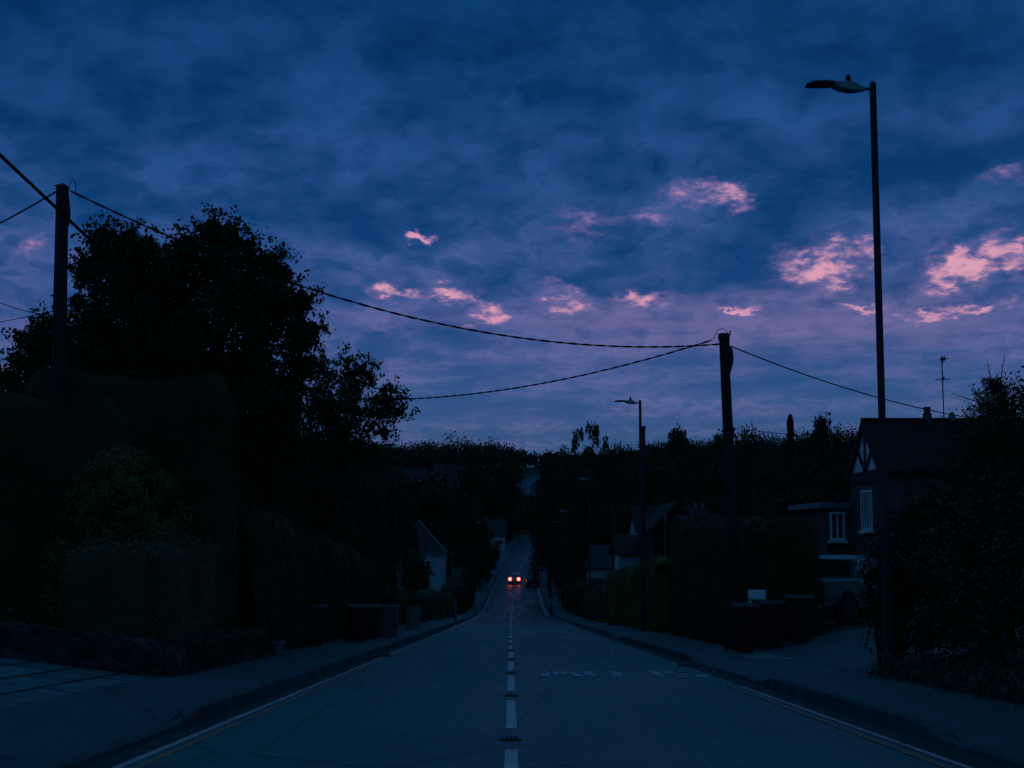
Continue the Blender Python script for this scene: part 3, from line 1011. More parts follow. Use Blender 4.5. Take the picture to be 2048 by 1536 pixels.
def cable(name, a, b, sag, r, label, n=24, cat='cable', twist=False):
    a = Vector(a); b = Vector(b)
    pts = []
    for i in range(n + 1):
        t = i / n
        p = a.lerp(b, t); p.z -= 4 * sag * t * (1 - t)
        pts.append(p)
    mb = MB()
    if twist:
        fine = []
        m = 520
        for ph in (0, math.pi):
            q = []
            for i in range(m + 1):
                t = i / m
                p = a.lerp(b, t); p.z -= 4 * sag * t * (1 - t)
                w = 2 * math.pi * (b - a).length * t / .75 + ph
                q.append(p + Vector((0, math.cos(w), math.sin(w))) * r * .55)
            mb.tube(q, r * .62, 5)
    else:
        mb.tube(pts, r, 6)
    o = mb.build(name, M['cable'])
    return tag(o, label, cat)
zL = Vector(pl_t)
cable('overhead_cable', P(139, 381, 26.6), P(1441, 688, 34), 1.02, .021, 'long twisted overhead cable sagging from the left pole to the right pole', twist=True)
cable('overhead_cable', P(1424, 680, 33.9), P(700, 798, 44.5), .45, .021, 'twisted cable running down left from the right pole into the small tree', twist=True)
cable('overhead_cable', P(1463, 693, 34), P(1950, 837, 43.2), .22, .016, 'cable running down right from the right pole past the lamp post to the gabled house')
cable('overhead_cable', Vector((-4.55, -6, 6.3)), Vector((-4.72, 57, zr(57) + 6.4)), 1.12, .017, 'steep near cable crossing in front of the left pole and tree')
cable('overhead_cable', P(116, 381, 26.6), P(-260, 565, 26), .1, .016, 'short cable running down left from the left pole top')
cable('overhead_cable', P(-80, 560, 44), P(110, 630, 42), .25, .012, 'upper of two thin cables behind the left pole')
cable('overhead_cable', P(-80, 655, 44), P(110, 621, 42), .05, .012, 'lower of two thin cables behind the left pole')
cable('overhead_cable', P(1492, 859, 70), P(1740, 878, 70), .1, .018, 'thin cable low over the trees right of the right pole')

# ------------------------------------------------------------------ vegetation builders
def poly_inside(pt, poly):
    x, y = pt; c = False
    for i in range(len(poly)):
        x1, y1 = poly[i]; x2, y2 = poly[i - 1]
        if (y1 > y) != (y2 > y) and x < (x2 - x1) * (y - y1) / (y2 - y1) + x1:
            c = not c
    return c

def poly_dist(pt, poly):
    best = 1e9
    for i in range(len(poly)):
        a = np.array(poly[i - 1], float); b = np.array(poly[i], float); p = np.array(pt, float)
        t = np.clip(np.dot(p - a, b - a) / (np.dot(b - a, b - a) + 1e-9), 0, 1)
        best = min(best, np.linalg.norm(a + t * (b - a) - p))
    return best

def shaped_tree(name, poly, Y, base_x, label, cat, m, n_cl, rpx, per, size, sprig, depth, rng, trunk_r=.22, edge_r=.55, ratio=.55, sprig_len=.5, group=None):
    """tree whose crown has the side view poly (outline sizes measured in the photo, true size at distance Y) and a rounded depth"""
    xs = [p[0] for p in poly]; ys = [p[1] for p in poly]
    cl = []
    s = Y / F
    tries = 0
    while len(cl) < n_cl and tries < n_cl * 60:
        tries += 1
        pt = (rng.uniform(min(xs), max(xs)), rng.uniform(min(ys), max(ys)))
        if not poly_inside(pt, poly): continue
        d = poly_dist(pt, poly)
        r = rpx * rng.uniform(.75, 1.15)
        if d < rpx * .35: continue
        if d < r: r = max(d, rpx * edge_r * .7)
        dep = depth * math.sqrt(min(1, d / (max(ys) - min(ys)) * 3.2))
        p = P(pt[0], pt[1], Y + rng.uniform(-1, 1) * dep)
        cl.append((p.x, p.y, p.z, r * s))
    base = Vector((base_x, Y, gz(base_x, Y)))
    root = empty(name, base, label, cat, group)
    C = np.array(cl)
    C[:, :3] -= np.array(base)
    v = crown_verts(C, per, size, rng, sprig, sprig_len, ratio=ratio)
    mesh_np('crown', v, faces_for(len(v)), m, root)
    cen = C[:, :3].mean(0)
    top = Vector(cen) + Vector((0, 0, .3))
    limbs = [C[i, :3] for i in rng.choice(len(C), min(9, len(C)), replace=False)]
    trunk_mb((0, 0, 0), top, trunk_r, limbs, rng).build('trunk', M['bark'], root, smooth=True)
    return root

def hedge(name, A, B, w, h0, h1, label, m, dens, size, rng, round_=.25, lump=.10, cat='hedge', zbase=None, group=None, up=.3, top_abs=None, ratio=.5):
    """clipped hedge between ground points A and B (centre line), width w, heights h0..h1 ; one mesh of core + leaves"""
    A = Vector((*A, 0)); B = Vector((*B, 0))
    L = (B - A).length
    d = (B - A) / L
    nrm = Vector((-d.y, d.x, 0))
    nu = max(6, int(L / .35)); nprof = 22
    verts = []
    ph = rng.uniform(0, 6, 8)
    def surf(u, a):
        # u 0..1 along, a 0..1 round the section from foot to foot
        c = A + d * (L * u)
        zb = min(gz(c.x - nrm.x * w * .4, c.y - nrm.y * w * .4), gz(c.x + nrm.x * w * .4, c.y + nrm.y * w * .4)) - .05
        zt = (h0 + (h1 - h0) * u) if top_abs is None else top_abs[0] + (top_abs[1] - top_abs[0]) * u - zb
        e = min(u, 1 - u) * L
        shrink = 1 - .35 * max(0, 1 - e / (round_ * 2.0)) ** 2
        hw = w / 2 * shrink
        H = zt * (1 - .12 * max(0, 1 - e / (round_ * 2)) ** 2)
        per = 2 * H + 2 * hw
        q = a * per
        if q < H: x, z = -hw, q
        elif q < H + 2 * hw: x, z = -hw + (q - H), H
        else: x, z = hw, H - (q - H - 2 * hw)
        # round the shoulders
        rr = min(round_, hw * .9, H * .5)
        cx = max(-hw + rr, min(hw - rr, x)); cz = min(H - rr, z)
        vx, vz = x - cx, z - cz
        l = math.hypot(vx, vz)
        if l > rr: x, z = cx + vx / l * rr, cz + vz / l * rr
        lx = u * L
        k = lump * (math.sin(lx * 1.3 + ph[0] + z * .8) * .5 + math.sin(lx * 2.9 + ph[1] + z * 2.1) * .3 + math.sin(lx * .5 + ph[2]) * .5 + math.sin(z * 3.1 + lx * 4.3 + ph[3]) * .25)
        nx = vx / l if l > 1e-6 else (1 if x > 0 else -1)
        nz = vz / l if l > 1e-6 else 0
        x += nx * k; z += nz * k
        p = c + nrm * x + Vector((0, 0, zb + z))
        return p, nrm * nx + Vector((0, 0, nz))
    for i in range(nu + 1):
        for j in range(nprof + 1):
            p, nn = surf(i / nu, j / nprof)
            q = p - nn * .07
            verts.append(tuple(q))
    fs = []
    for i in range(nu):
        for j in range(nprof):
            a = i * (nprof + 1) + j
            fs.append((a, a + 1, a + nprof + 2, a + nprof + 1))
    nv = len(verts)
    # end caps: fan strips of quads
    for i in (0, nu):
        for j in range(nprof // 2):
            a = i * (nprof + 1)
            fs.append((a + j, a + j + 1, a + nprof - j - 1, a + nprof - j))
    H = max(h0, h1) if top_abs is None else 3
    area = L * (2 * H + w) + 2 * w * H
    n = int(area * dens)
    pts = np.empty((n, 3)); nn_ = np.empty((n, 3))
    for k in range(n):
        if rng.uniform() < 2 * w * H / area:
            e = 0 if rng.uniform() < .5 else 1
            f = rng.uniform(); 
            p1, _ = surf(e, .5 * rng.uniform() ** .8); p2, _ = surf(e, 1 - (.5 * rng.uniform() ** .8))
            j = rng.uniform(0, .5)
            p1, _ = surf(e, j); p2, _ = surf(e, 1 - j)
            p = p1.lerp(p2, f); nv_ = d * (1 if e else -1)
            p = p + nv_ * abs(rng.normal()) * .04
        else:
            p, nv_ = surf(rng.uniform(), rng.uniform(.01, .99))
            p = p + nv_ * (rng.normal() * .04 + (rng.uniform(.05, .2) if rng.uniform() < .03 else 0))
        pts[k] = p; nn_[k] = nv_
    nn_[:, 2] += up
    lv = leaf_quads(pts, nn_, size, rng, ratio, .75)
    allv = np.concatenate([np.array(verts), lv])
    allf = np.concatenate([np.array(fs, dtype=np.int32), faces_for(len(lv)) + nv])
    c = (A + B) / 2
    loc = Vector((c.x, c.y, gz(c.x, c.y)))
    o = mesh_np(name, allv - np.array(loc), allf, m, loc=loc)
    return tag(o, label, cat, group)

def bush(name, base, blobs, label, m, per, size, rng, sprig=1, sprig_len=.3, cat='shrub', stem=True, group=None, ratio=.55):
    """blobs relative to base: (x,y,z,r)"""
    root = empty(name, base, label, cat, group)
    v = crown_verts(blobs, per, size, rng, sprig, sprig_len, center=(0, 0, 0), ratio=ratio)
    mesh_np('foliage', v, faces_for(len(v)), m, root)
    if stem:
        mb = MB()
        for b in blobs[:6]:
            mb.tube([(b[0] * .15, b[1] * .15, -.1), (b[0] * .5, b[1] * .5, b[2] * .5), (b[0], b[1], b[2])], [.04, .03, .012], 5)
        mb.build('stems', M['bark'], root)
    return root

rg = np.random.default_rng
# --- left garden ---------------------------------------------------
OAK = [(140, 545), (147, 515), (172, 505), (168, 470), (200, 452), (238, 462), (262, 452), (285, 478), (318, 460), (350, 452), (382, 468), (400, 424), (420, 424), (436, 446), (455, 434), (478, 458), (500, 478), (535, 484), (548, 508),
       (580, 528), (592, 552), (625, 582), (628, 610), (612, 632), (640, 655), (640, 688), (618, 708), (640, 730), (618, 760), (600, 820), (600, 940), (440, 960), (330, 860), (170, 800), (138, 740), (160, 690), (140, 640), (132, 600), (160, 580)]
shaped_tree('oak_tree', OAK, 29.6, -7.0, 'large dark broadleaf tree rising above the tall hedge on the left', 'tree', M['oak'], 350, 42, 290, .112, 3, 2.3, rg(3), .26, sprig_len=.38)
LT = [(0, 720), (20, 690), (22, 655), (42, 632), (66, 640), (90, 618), (112, 628), (150, 640), (165, 700), (165, 800), (-60, 810), (-70, 740)]
shaped_tree('broadleaf_tree', LT, 33, -11.5, 'smaller dark tree at the left edge behind the telegraph pole', 'tree', M['oak'], 80, 34, 150, .11, 2, 1.3, rg(4), .15, sprig_len=.36)
ST_ = [(618, 760), (625, 735), (640, 720), (668, 735), (684, 706), (704, 706), (712, 730), (745, 730), (754, 758), (770, 770), (790, 772), (788, 800), (808, 812), (812, 838), (790, 856), (768, 880), (750, 920), (640, 940), (590, 900), (600, 830)]
shaped_tree('ornamental_tree', ST_, 44, -5.75, 'small loose-leaved tree at the right of the big oak, sky showing through', 'tree', M['small_tree'], 120, 24, 80, .135, 3, 1.4, rg(5), .09, sprig_len=.5)
hedge('clipped_hedge', (-14.5, 25.2), (-6.9, 25.3), 1.2, 3.5, 3.5, 'tall dark clipped hedge at the far left below the telegraph pole', M['hedge'], 330, .06, rg(6), top_abs=(3.72, 3.68), lump=.13, round_=.14)
hedge('clipped_hedge', (-9.6, 27.3), (-5.45, 27.9), 1.4, 4.2, 4.0, 'higher stepped clipped hedge below the big oak crown', M['hedge'], 330, .06, rg(7), top_abs=(4.45, 4.3), lump=.15, round_=.2)
hedge('boundary_hedge', (-5.95, 29.6), (-5.65, 36.5), 1.4, 3.2, 3.0, 'dark tall hedge along the left pavement behind the wheelie bins', M['hedge'], 260, .07, rg(8), lump=.16, round_=.4)
hedge('boundary_hedge', (-5.9, 37.2), (-5.75, 55.5), 1.4, 3.1, 2.7, 'long dark hedge beyond the bins towards the slim left pole', M['dark_leaf'], 200, .08, rg(9), lump=.22, round_=.5)

def conifer_blobs(h, r, n, rng):
    out = []
    for i in range(n):
        t = rng.uniform(0, 1) ** .8
        z = h * (.06 + .92 * t)
        rr = r * (1 - t ** 1.9) * .9 + .04
        a = rng.uniform(0, 2 * math.pi)
        k = rng.uniform(.65, 1)
        out.append((math.cos(a) * rr * k, math.sin(a) * rr * k, z, .16 + .10 * (1 - t)))
    return out

def conifer(name, base, h, r, label, m, n, per, size, rng, cat='conifer', group=None, long_=2.2):
    root = empty(name, base, label, cat, group)
    vs = []
    for i in range(n):
        t = rng.uniform(0, 1) ** .85
        z = h * (.03 + .93 * t)
        rr = r * max(0.02, (1 - t ** 2.4)) ** .68
        a = rng.uniform(0, 2 * math.pi)
        o = np.array([math.cos(a), math.sin(a), .55 + .8 * t])
        o /= np.linalg.norm(o)
        c0 = np.array([math.cos(a) * rr * .45, math.sin(a) * rr * .45, z - .1])
        ln = rr * .62 + .12
        s = rng.uniform(.1, 1, per)[:, None]
        spread = (.10 + .05 * rr) * (1.1 - s * .8)
        p = c0 + o * s * ln * rng.uniform(.85, 1.15) + rng.normal(size=(per, 3)) * spread
        vs.append(leaf_quads(p, np.tile([math.cos(a), math.sin(a), .6], (per, 1)), size, rng, .34, .6, np.tile(o, (per, 1))))
    v = np.concatenate(vs)
    mesh_np('foliage', v, faces_for(len(v)), m, root)
    MB().tube([(0, 0, -.2), (0, 0, h * .4), (0, 0, h * .93)], [.09, .06, .01], 7).build('trunk', M['bark'], root)
    return root
cb_ = Vector((-6.55, 23.7, gz(-6.55, 23.7)))
conifer('golden_conifer', cb_, 3.25, 1.22, 'dull green domed conifer in front of the tall left hedge', M['conifer'], 420, 120, .085, rg(12))
hedge('low_hedge', (-6.65, 21.15), (-5.45, 21.2), .7, 1.55, 1.6, 'low rounded clipped hedge in front of the golden conifer', M['low_hedge'], 620, .045, rg(13), top_abs=(1.05, 1.1), round_=.25, lump=.05)
hedge('low_hedge', (-5.62, 21.7), (-5.6, 26.0), .7, 1.3, 1.1, 'narrow low hedge end running back beside the stone wall', M['low_hedge'], 520, .048, rg(14), top_abs=(1.1, 1.12), round_=.3, lump=.06)

# garden plants on top of the stone wall
def strap_plant(base, n, ln, label, rng, cat='plant', flowers=0):
    root = empty('strap_plant', base, label, cat)
    b = MB()
    for i in range(n):
        a = rng.uniform(0, 2 * math.pi); l = ln * rng.uniform(.6, 1.15); lean = rng.uniform(.25, .9)
        dx, dy = math.cos(a), math.sin(a)
        w = rng.uniform(.008, .014)
        prev = None
        r0 = rng.uniform(0, .12)
        for k in range(5):
            t = k / 4
            p = Vector((dx * (r0 + lean * l * t ** 1.4 * .7), dy * (r0 + lean * l * t ** 1.4 * .7), l * (t - .42 * lean * t * t)))
            s = Vector((-dy, dx, 0)) * w * (1 - t * .85)
            cur = (p - s, p + s)
            if prev: b.quad(prev[0], prev[1], cur[1], cur[0])
            prev = cur
    b.build('leaves', M['strap'], root)
    for i in range(flowers):
        a = rng.uniform(0, 2 * math.pi); r0 = rng.uniform(.05, .3); z = ln * rng.uniform(.9, 1.35)
        c = Vector((math.cos(a) * r0, math.sin(a) * r0, z))
        f = MB().tube([(c.x * .4, c.y * .4, 0), (c.x, c.y, z)], .004, 4)
        f.build('flower_stalk', M['strap'], root)
        q = MB()
        for k in range(6):
            t = k * math.pi / 3
            o1 = Vector((math.cos(t), math.sin(t), .3)) * .035; o2 = Vector((math.cos(t + .5), math.sin(t + .5), .3)) * .03
            q.add([c, c + o1, c + (o1 + o2) * .75, c + o2], [(0, 1, 2, 3)])
        q.build('flower', M['petal'], root)
    return root
for (x, y, n, ln, lb, fl) in ((-8.2, 20.85, 60, .55, 'grassy plant clump at the far left above the stone wall', 1), (-7.55, 20.9, 70, .5, 'grassy plant clump with a white flower above the wall', 3), (-7.9, 21.3, 50, .6, 'second row grassy clump behind the wall’s left end', 0),
                              (-5.62, 21.0, 60, .52, 'strap-leaved plant at the wall corner below the low hedge', 0), (-5.5, 22.0, 46, .4, 'small strap-leaved plant just beyond the wall corner', 0), (-6.9, 21.0, 40, .36, 'short tufted plant at the middle of the front wall', 0)):
    strap_plant((x, y, gz(x, y)), n, ln, lb, rg(int(n + ln * 100)), flowers=fl)

# stone wall: one thing, L-shaped, with coping
def stone_wall():
    b = MB()
    root = empty('stone_wall', (-5.2, 20.4, gz(-5.2, 20.4)), 'low rough stone wall round the raised garden corner', 'wall')
    rng = rg(20)
    def run(p0, p1, h, name_b):
        p0 = Vector((*p0, 0)); p1 = Vector((*p1, 0)); L = (p1 - p0).length; d = (p1 - p0) / L; nn = Vector((-d.y, d.x, 0))
        k = int(L / .12); rows = 7
        vs = []
        for side in (0, 1):
            for i in range(k + 1):
                for j in range(rows + 1):
                    c = p0 + d * (L * i / k)
                    zb = gz(c.x - (.2 if c.y > 20.8 else 0) * -1, c.y if c.y > 20.8 else c.y - .15)
                    zb = min(zb, gz(-5.0, c.y) if c.y > 20.8 else zb)
                    off = (-.13 if side == 0 else .13) * (1 - .15 * j / rows) + rng.normal() * .022
                    p = c + nn * off - root.location
                    p.z = zb - .1 + (h + .1 + rng.normal() * .012) * j / rows - root.location.z
                    vs.append(p)
        fs = []
        n1 = (k + 1) * (rows + 1)
        for s in (0, 1):
            for i in range(k):
                for j in range(rows):
                    a = s * n1 + i * (rows + 1) + j
                    fs.append((a, a + 1, a + rows + 2, a + rows + 1))
        for i in range(k):
            a = i * (rows + 1) + rows
            fs.append((a, a + rows + 1, a + rows + 1 + n1, a + n1))
        for i in (0, k):
            for j in range(rows):
                a = i * (rows + 1) + j
                fs.append((a, a + 1, a + 1 + n1, a + n1))
        b.add(vs, fs)
    run((-5.12, 20.55), (-5.08, 28.6), .56, b)
    run((-5.05, 20.5), (-12, 20.5), .5, b)
    b.build('masonry', M['stone'], root)
stone_wall()

def trailing(y0, y1, n, label, rng):
    root = empty('trailing_plant', (-5.2, y0, gz(-5.2, y0) + .5), label, 'plant')
    vs = []
    for i in range(n):
        y = rng.uniform(y0, y1); l = rng.uniform(.15, .62); m = int(l * 70)
        t = np.linspace(0, 1, m)[:, None]
        zt = gz(-5.0, y) + .62
        p = np.concatenate([-5.12 + .17 * np.minimum(1, t * 3) + rng.normal(size=(m, 1)) * .03, y + rng.normal(size=(m, 1)) * .035 + t * rng.normal() * .1, zt - t * l + rng.normal(size=(m, 1)) * .02], 1)
        vs.append(leaf_quads(p, np.tile([1, 0, .4], (m, 1)), .055, rng, .5, .7))
    v = np.concatenate(vs) - np.array(root.location)
    mesh_np('foliage', v, faces_for(len(v)), M['trail'], root)
trailing(21.8, 24.6, 90, 'trailing plant hanging over the wall near its corner', rg(21))
trailing(24.7, 28.6, 160, 'thick trailing plant hanging over the far end of the wall', rg(22))
# small shrubs near the bins
def simple_bush(x, y, rx, h, label, m, n, per, size, seed, sprig=1, name='shrub', ry=None, group=None):
    rng = rg(seed)
    bl = []
    ry = ry or rx
    for i in range(n):
        d = rng.normal(size=3); d /= np.linalg.norm(d); k = rng.uniform(.3, .85)
        r = min(rx, h) * rng.uniform(.22, .36)
        bl.append((d[0] * rx * k, d[1] * ry * k, max(r * .6, h * .5 + d[2] * h * .5 * k), r))
    return bush(name, (x, y, gz(x, y)), bl, label, m, per, size, rng, sprig, .18, group=group)
simple_bush(-5.35, 30.2, .5, 1.5, 'leafy shrub between the wall end and the first left bin', M['laurel'], 20, 120, .08, 30)
simple_bush(-6.5, 29.3, .7, 1.6, 'pale-flecked shrub above the wall’s far end', M['laurel'], 26, 120, .08, 31)

# plant pot
def pot(x, y):
    root = empty('plant_pot', (x, y, gz(x, y)), 'pale round plant pot at the far end of the stone wall', 'plant pot')
    MB().tube([(0, 0, 0), (0, 0, .26), (0, 0, .262), (0, 0, .31), (0, 0, .312), (0, 0, .25)], [.10, .145, .165, .165, .13, .12], 16).build('pot', M['pot'], root, smooth=False)
    v = crown_verts([(0, 0, .36, .1), (.06, .03, .4, .09)], 90, .06, rg(33))
    mesh_np('foliage', v, faces_for(len(v)), M['laurel'], root)
pot(-4.93, 29.9)

# ------------------------------------------------------------------ wheelie bins
def make_bin(open_gap=0.0):
    root = empty('wheelie_bin', (0, 0, 0), 'dark wheelie bin', 'wheelie bin', 'wheelie bins standing on the pavements')
    b = MB()
    # tapered tub
    secs = [(.03, .20, .23), (.30, .225, .27), (.94, .27, .335), (.96, .29, .355), (1.0, .29, .355)]
    vs = []
    for z, hx, hy in secs:
        c = .04
        vs += [(-hx + c, -hy, z), (hx - c, -hy, z), (hx, -hy + c, z), (hx, hy - c, z), (hx - c, hy, z), (-hx + c, hy, z), (-hx, hy - c, z), (-hx, -hy + c, z)]
    fs = [tuple(reversed(range(8))), tuple(range(32, 40))]
    for i in range(4):
        for k in range(8):
            fs.append((i * 8 + k, i * 8 + (k + 1) % 8, i * 8 + 8 + (k + 1) % 8, i * 8 + 8 + k))
    b.add(vs, fs).build('tub', M['bin'], root)
    l = MB()
    pr = [(-.37, .995), (-.375, 1.02), (-.30, 1.06), (0, 1.085), (.30, 1.075), (.38, 1.05), (.38, 1.005)]
    l.prism([(p[0], p[1]) for p in pr], 'x', -.30, .30)
    l.build('lid', M['bin_lid'], root)
    MB().tube([(-.24, .43, .98), (.24, .43, .98)], .016, 8).build('handle', M['bin'], root)
    for sx in (-.27, .22): MB().box(sx, .34, .93, sx + .05, .44, 1.0).build('handle_bracket', M['bin'], root)
    for sx in (-1, 1):
        MB().tube([(sx * .24, .25, .10), (sx * .29, .25, .10)], .10, 16).build('wheel', M['tyre'], root)
    return root
bin0 = make_bin()
bins = [
    (1484, 31.0, 14, 'wheelie bin at the road end of the right-hand row, tilted lid towards the hedge'),
    (1540, 31.3, 4, 'middle wheelie bin of three under the white and green sign'),
    (1598, 31.2, -4, 'wheelie bin with a pale lid edge nearest the pickup truck'),
    (625, 36.0, 25, 'nearest wheelie bin on the left pavement, beyond the plant pot'),
    (716, 40.5, 15, 'second wheelie bin on the left with a pale lid edge'),
    (744, 43.8, 8, 'farthest wheelie bin on the left, beside the pale gate pillar'),
]
for i, (px, Y, rz_, lb) in enumerate(bins):
    o = bin0 if i == 0 else copy_tree(bin0)
    x = P(px, 1260, Y).x
    o.location = (x, Y, gz(x, Y) + (.02 if Y < 36 else .015))
    o.rotation_euler = (0, 0, R(rz_))
    if px > 1000: o.scale = (1.0, 1.0, .97)
    o['label'] = lb

# sign behind the bins
def sign(px, py, Y):
    p = P(px, py, Y)
    z = gz(p.x, Y)
    root = empty('notice_sign', (p.x, Y, z), 'white sign with a green band behind the right-hand wheelie bins', 'sign')
    h = p.z - z
    MB().box(-.035, .022, -.2, .035, .075, h + .1, .008).build('post', M['wood_fence'], root)
    MB().box(-.20, -.01, h - .17, .20, .02, h + .16, .02).build('panel', M['sign_white'], root)
    b = MB()
    b.add([(-.195, -.0135, h - .09), (.195, -.0135, h - .105), (.195, -.0135, h - .045), (-.195, -.0135, h - .02), (-.195, -.0105, h - .09), (.195, -.0105, h - .105), (.195, -.0105, h - .045), (-.195, -.0105, h - .02)],
          [(0, 1, 2, 3), (4, 7, 6, 5), (0, 4, 5, 1), (2, 6, 7, 3), (1, 5, 6, 2), (3, 7, 4, 0)])
    b.build('band', M['sign_green'], root)
sign(1514, 1194, 31.75)

# gate pillar, posts and fences on the left
def pillar(px, Y, w, h, label, m, cap=True):
    x = P(px, 1240, Y).x
    root = empty('gate_pillar', (x, Y, gz(x, Y)), label, 'gate pillar')
    MB().box(-w / 2, -w / 2, -.1, w / 2, w / 2, h, .015).build('shaft', m, root)
    if cap:
        MB().box(-w / 2 - .04, -w / 2 - .04, h + .002, w / 2 + .04, w / 2 + .04, h + .09, .03).build('cap', M['kerb'], root)
pillar(779, 46, .52, .95, 'pale wide gate pillar left of the slim left pole', M['pale_post'])
def low_wall(px0, px1, Y0, Y1, h, label):
    a = P(px0, 1240, Y0); b_ = P(px1, 1240, Y1)
    root = empty('garden_wall', (a.x, Y0, gz(a.x, Y0)), label, 'wall')
    d = Vector((b_.x - a.x, Y1 - Y0, gz(b_.x, Y1) - gz(a.x, Y0)))
    n = Vector((d.y, -d.x, 0)).normalized() * .11
    b = MB()
    b.obox(d / 2 + Vector((0, 0, h / 2 - .05)), d / 2, n, (0, 0, h / 2 + .05))
    b.build('masonry', M['pale_post'], root)
    b = MB(); b.obox(d / 2 + Vector((0, 0, h + .032)), d / 2 * 1.0, n * 1.3, (0, 0, .03))
    b.build('coping', M['kerb'], root)
low_wall(816, 836, 58, 64, .95, 'pale low garden wall just beyond the slim left pole')
def post(px, Y, w, h, label, m):
    x = P(px, 1200, Y).x
    o = MB().box(-w / 2, -w / 2, -.1, w / 2, w / 2, h, .01).add([(-w / 2, -w / 2, h + .001), (w / 2, -w / 2, h + .001), (w / 2, w / 2, h + .001), (-w / 2, w / 2, h + .001), (0, 0, h + .05)], [(0, 1, 4), (1, 2, 4), (2, 3, 4), (3, 0, 4)]).build('gate_post', m, loc=(x, Y, gz(x, Y)))
    tag(o, label, 'gate post')
post(911, 88, .16, 1.35, 'pale narrow gate post among the left hedges', M['pale_post'])
post(1102, 128, .2, .95, 'dark short post on the right pavement before the parked car', M['timber'])
def picket(x0, x1, Y, label):
    root = empty('picket_fence', ((x0 + x1) / 2, Y, gz((x0 + x1) / 2, Y)), label, 'fence')
    b = MB()
    n = 7
    for i in range(n):
        x = (x0 + x1) / 2 * 0 + (i / (n - 1) - .5) * (x1 - x0)
        b.add([(x - .035, -.012, 0), (x + .035, -.012, 0), (x + .035, -.012, .95), (x, -.012, 1.02), (x - .035, -.012, .95), (x - .035, .012, 0), (x + .035, .012, 0), (x + .035, .012, .95), (x, .012, 1.02), (x - .035, .012, .95)],
              [(0, 1, 2, 3, 4), (9, 8, 7, 6, 5), (0, 5, 6, 1), (1, 6, 7, 2), (2, 7, 8, 3), (3, 8, 9, 4), (4, 9, 5, 0)])
    b.build('pickets', M['wood_fence'], root)
    MB().box(-(x1 - x0) / 2, .014, .25, (x1 - x0) / 2, .04, .32).box(-(x1 - x0) / 2, .014, .7, (x1 - x0) / 2, .04, .77).build('rails', M['wood_fence'], root)
picket(-5.75, -5.2, 29.75, 'short weathered picket fence panel beyond the trailing plants')

# hedges further down the left
simple_bush(-4.75 - .6, 61, .55, 1.75, 'narrow upright dark shrub by the left pavement beyond the slim pole', M['dark_leaf'], 24, 90, .10, 40)
simple_bush(-5.9, 66, .9, 2.2, 'wide shrub mound behind the low pale wall', M['low_hedge'], 26, 90, .12, 41)
hedge('boundary_hedge', (-6.0, 72), (-5.7, 86), 1.3, 1.7, 1.6, 'clipped hedge before the pale gate post on the left', M['hedge'], 110, .10, rg(42), lump=.15, round_=.5)
hedge('boundary_hedge', (-5.75, 90), (-5.5, 101), 1.3, 1.9, 2.0, 'rounded hedge just beyond the pale gate post', M['low_hedge'], 100, .11, rg(43), lump=.15, round_=.6)
hedge('boundary_hedge', (-5.6, 104), (-5.3, 118), 1.3, 2.0, 1.8, 'second rounded hedge beyond the pale gate post', M['low_hedge'], 90, .12, rg(44), lump=.15, round_=.6)
hedge('boundary_hedge', (-5.4, 122), (-5.2, 160), 1.6, 2.4, 2.4, 'far dark hedge along the left pavement towards the bend', M['dark_leaf'], 60, .16, rg(45), lump=.3, round_=.6)

# --- right side ----------------------------------------------------
hedge('clipped_hedge', (5.75, 32.95), (7.15, 33.15), .75, 3.0, 3.0, 'end of the big square hedge facing the driveway, behind the bins', M['hedge'], 300, .065, rg(49), top_abs=(1.6, 1.62), lump=.05, round_=.2)
hedge('clipped_hedge', (6.05, 33.6), (6.05, 52), .75, 3.0, 3.0, 'big square-clipped dark hedge running back along the right pavement', M['hedge'], 300, .065, rg(50), top_abs=(1.62, 1.58), lump=.05, round_=.22)
hedge('garden_hedge', (5.9, 54.5), (5.75, 62), 1.1, 2.9, 2.75, 'bright green hedge just beyond the big square hedge', M['green_hedge'], 230, .085, rg(51), lump=.12, round_=.3)
hedge('garden_hedge', (5.75, 65), (5.65, 76), 1.1, 2.8, 2.7, 'second bright green hedge down the right pavement', M['green_hedge'], 200, .09, rg(52), lump=.12, round_=.3)
hedge('garden_hedge', (5.65, 79), (5.55, 95), 1.1, 2.2, 2.1, 'third lower green hedge down the right pavement', M['low_hedge'], 150, .10, rg(53), lump=.14, round_=.3)
simple_bush(5.6, 100.5, .8, 2.0, 'small round green bush at the end of the right hedges', M['green_hedge'], 20, 90, .12, 54)
hedge('garden_hedge', (6.3, 106), (6.1, 150), 1.5, 2.6, 3.0, 'far dark hedge along the right pavement beside the parked car', M['dark_leaf'], 60, .16, rg(55), lump=.3, round_=.5)
hedge('tall_hedge', (6.75, 6), (7.05, 17.2), 2.2, 3.6, 3.4, 'tall dark hedge filling the right edge of the view', M['hedge'], 300, .06, rg(56), top_abs=(3.0, 2.92), lump=.12, round_=.55)
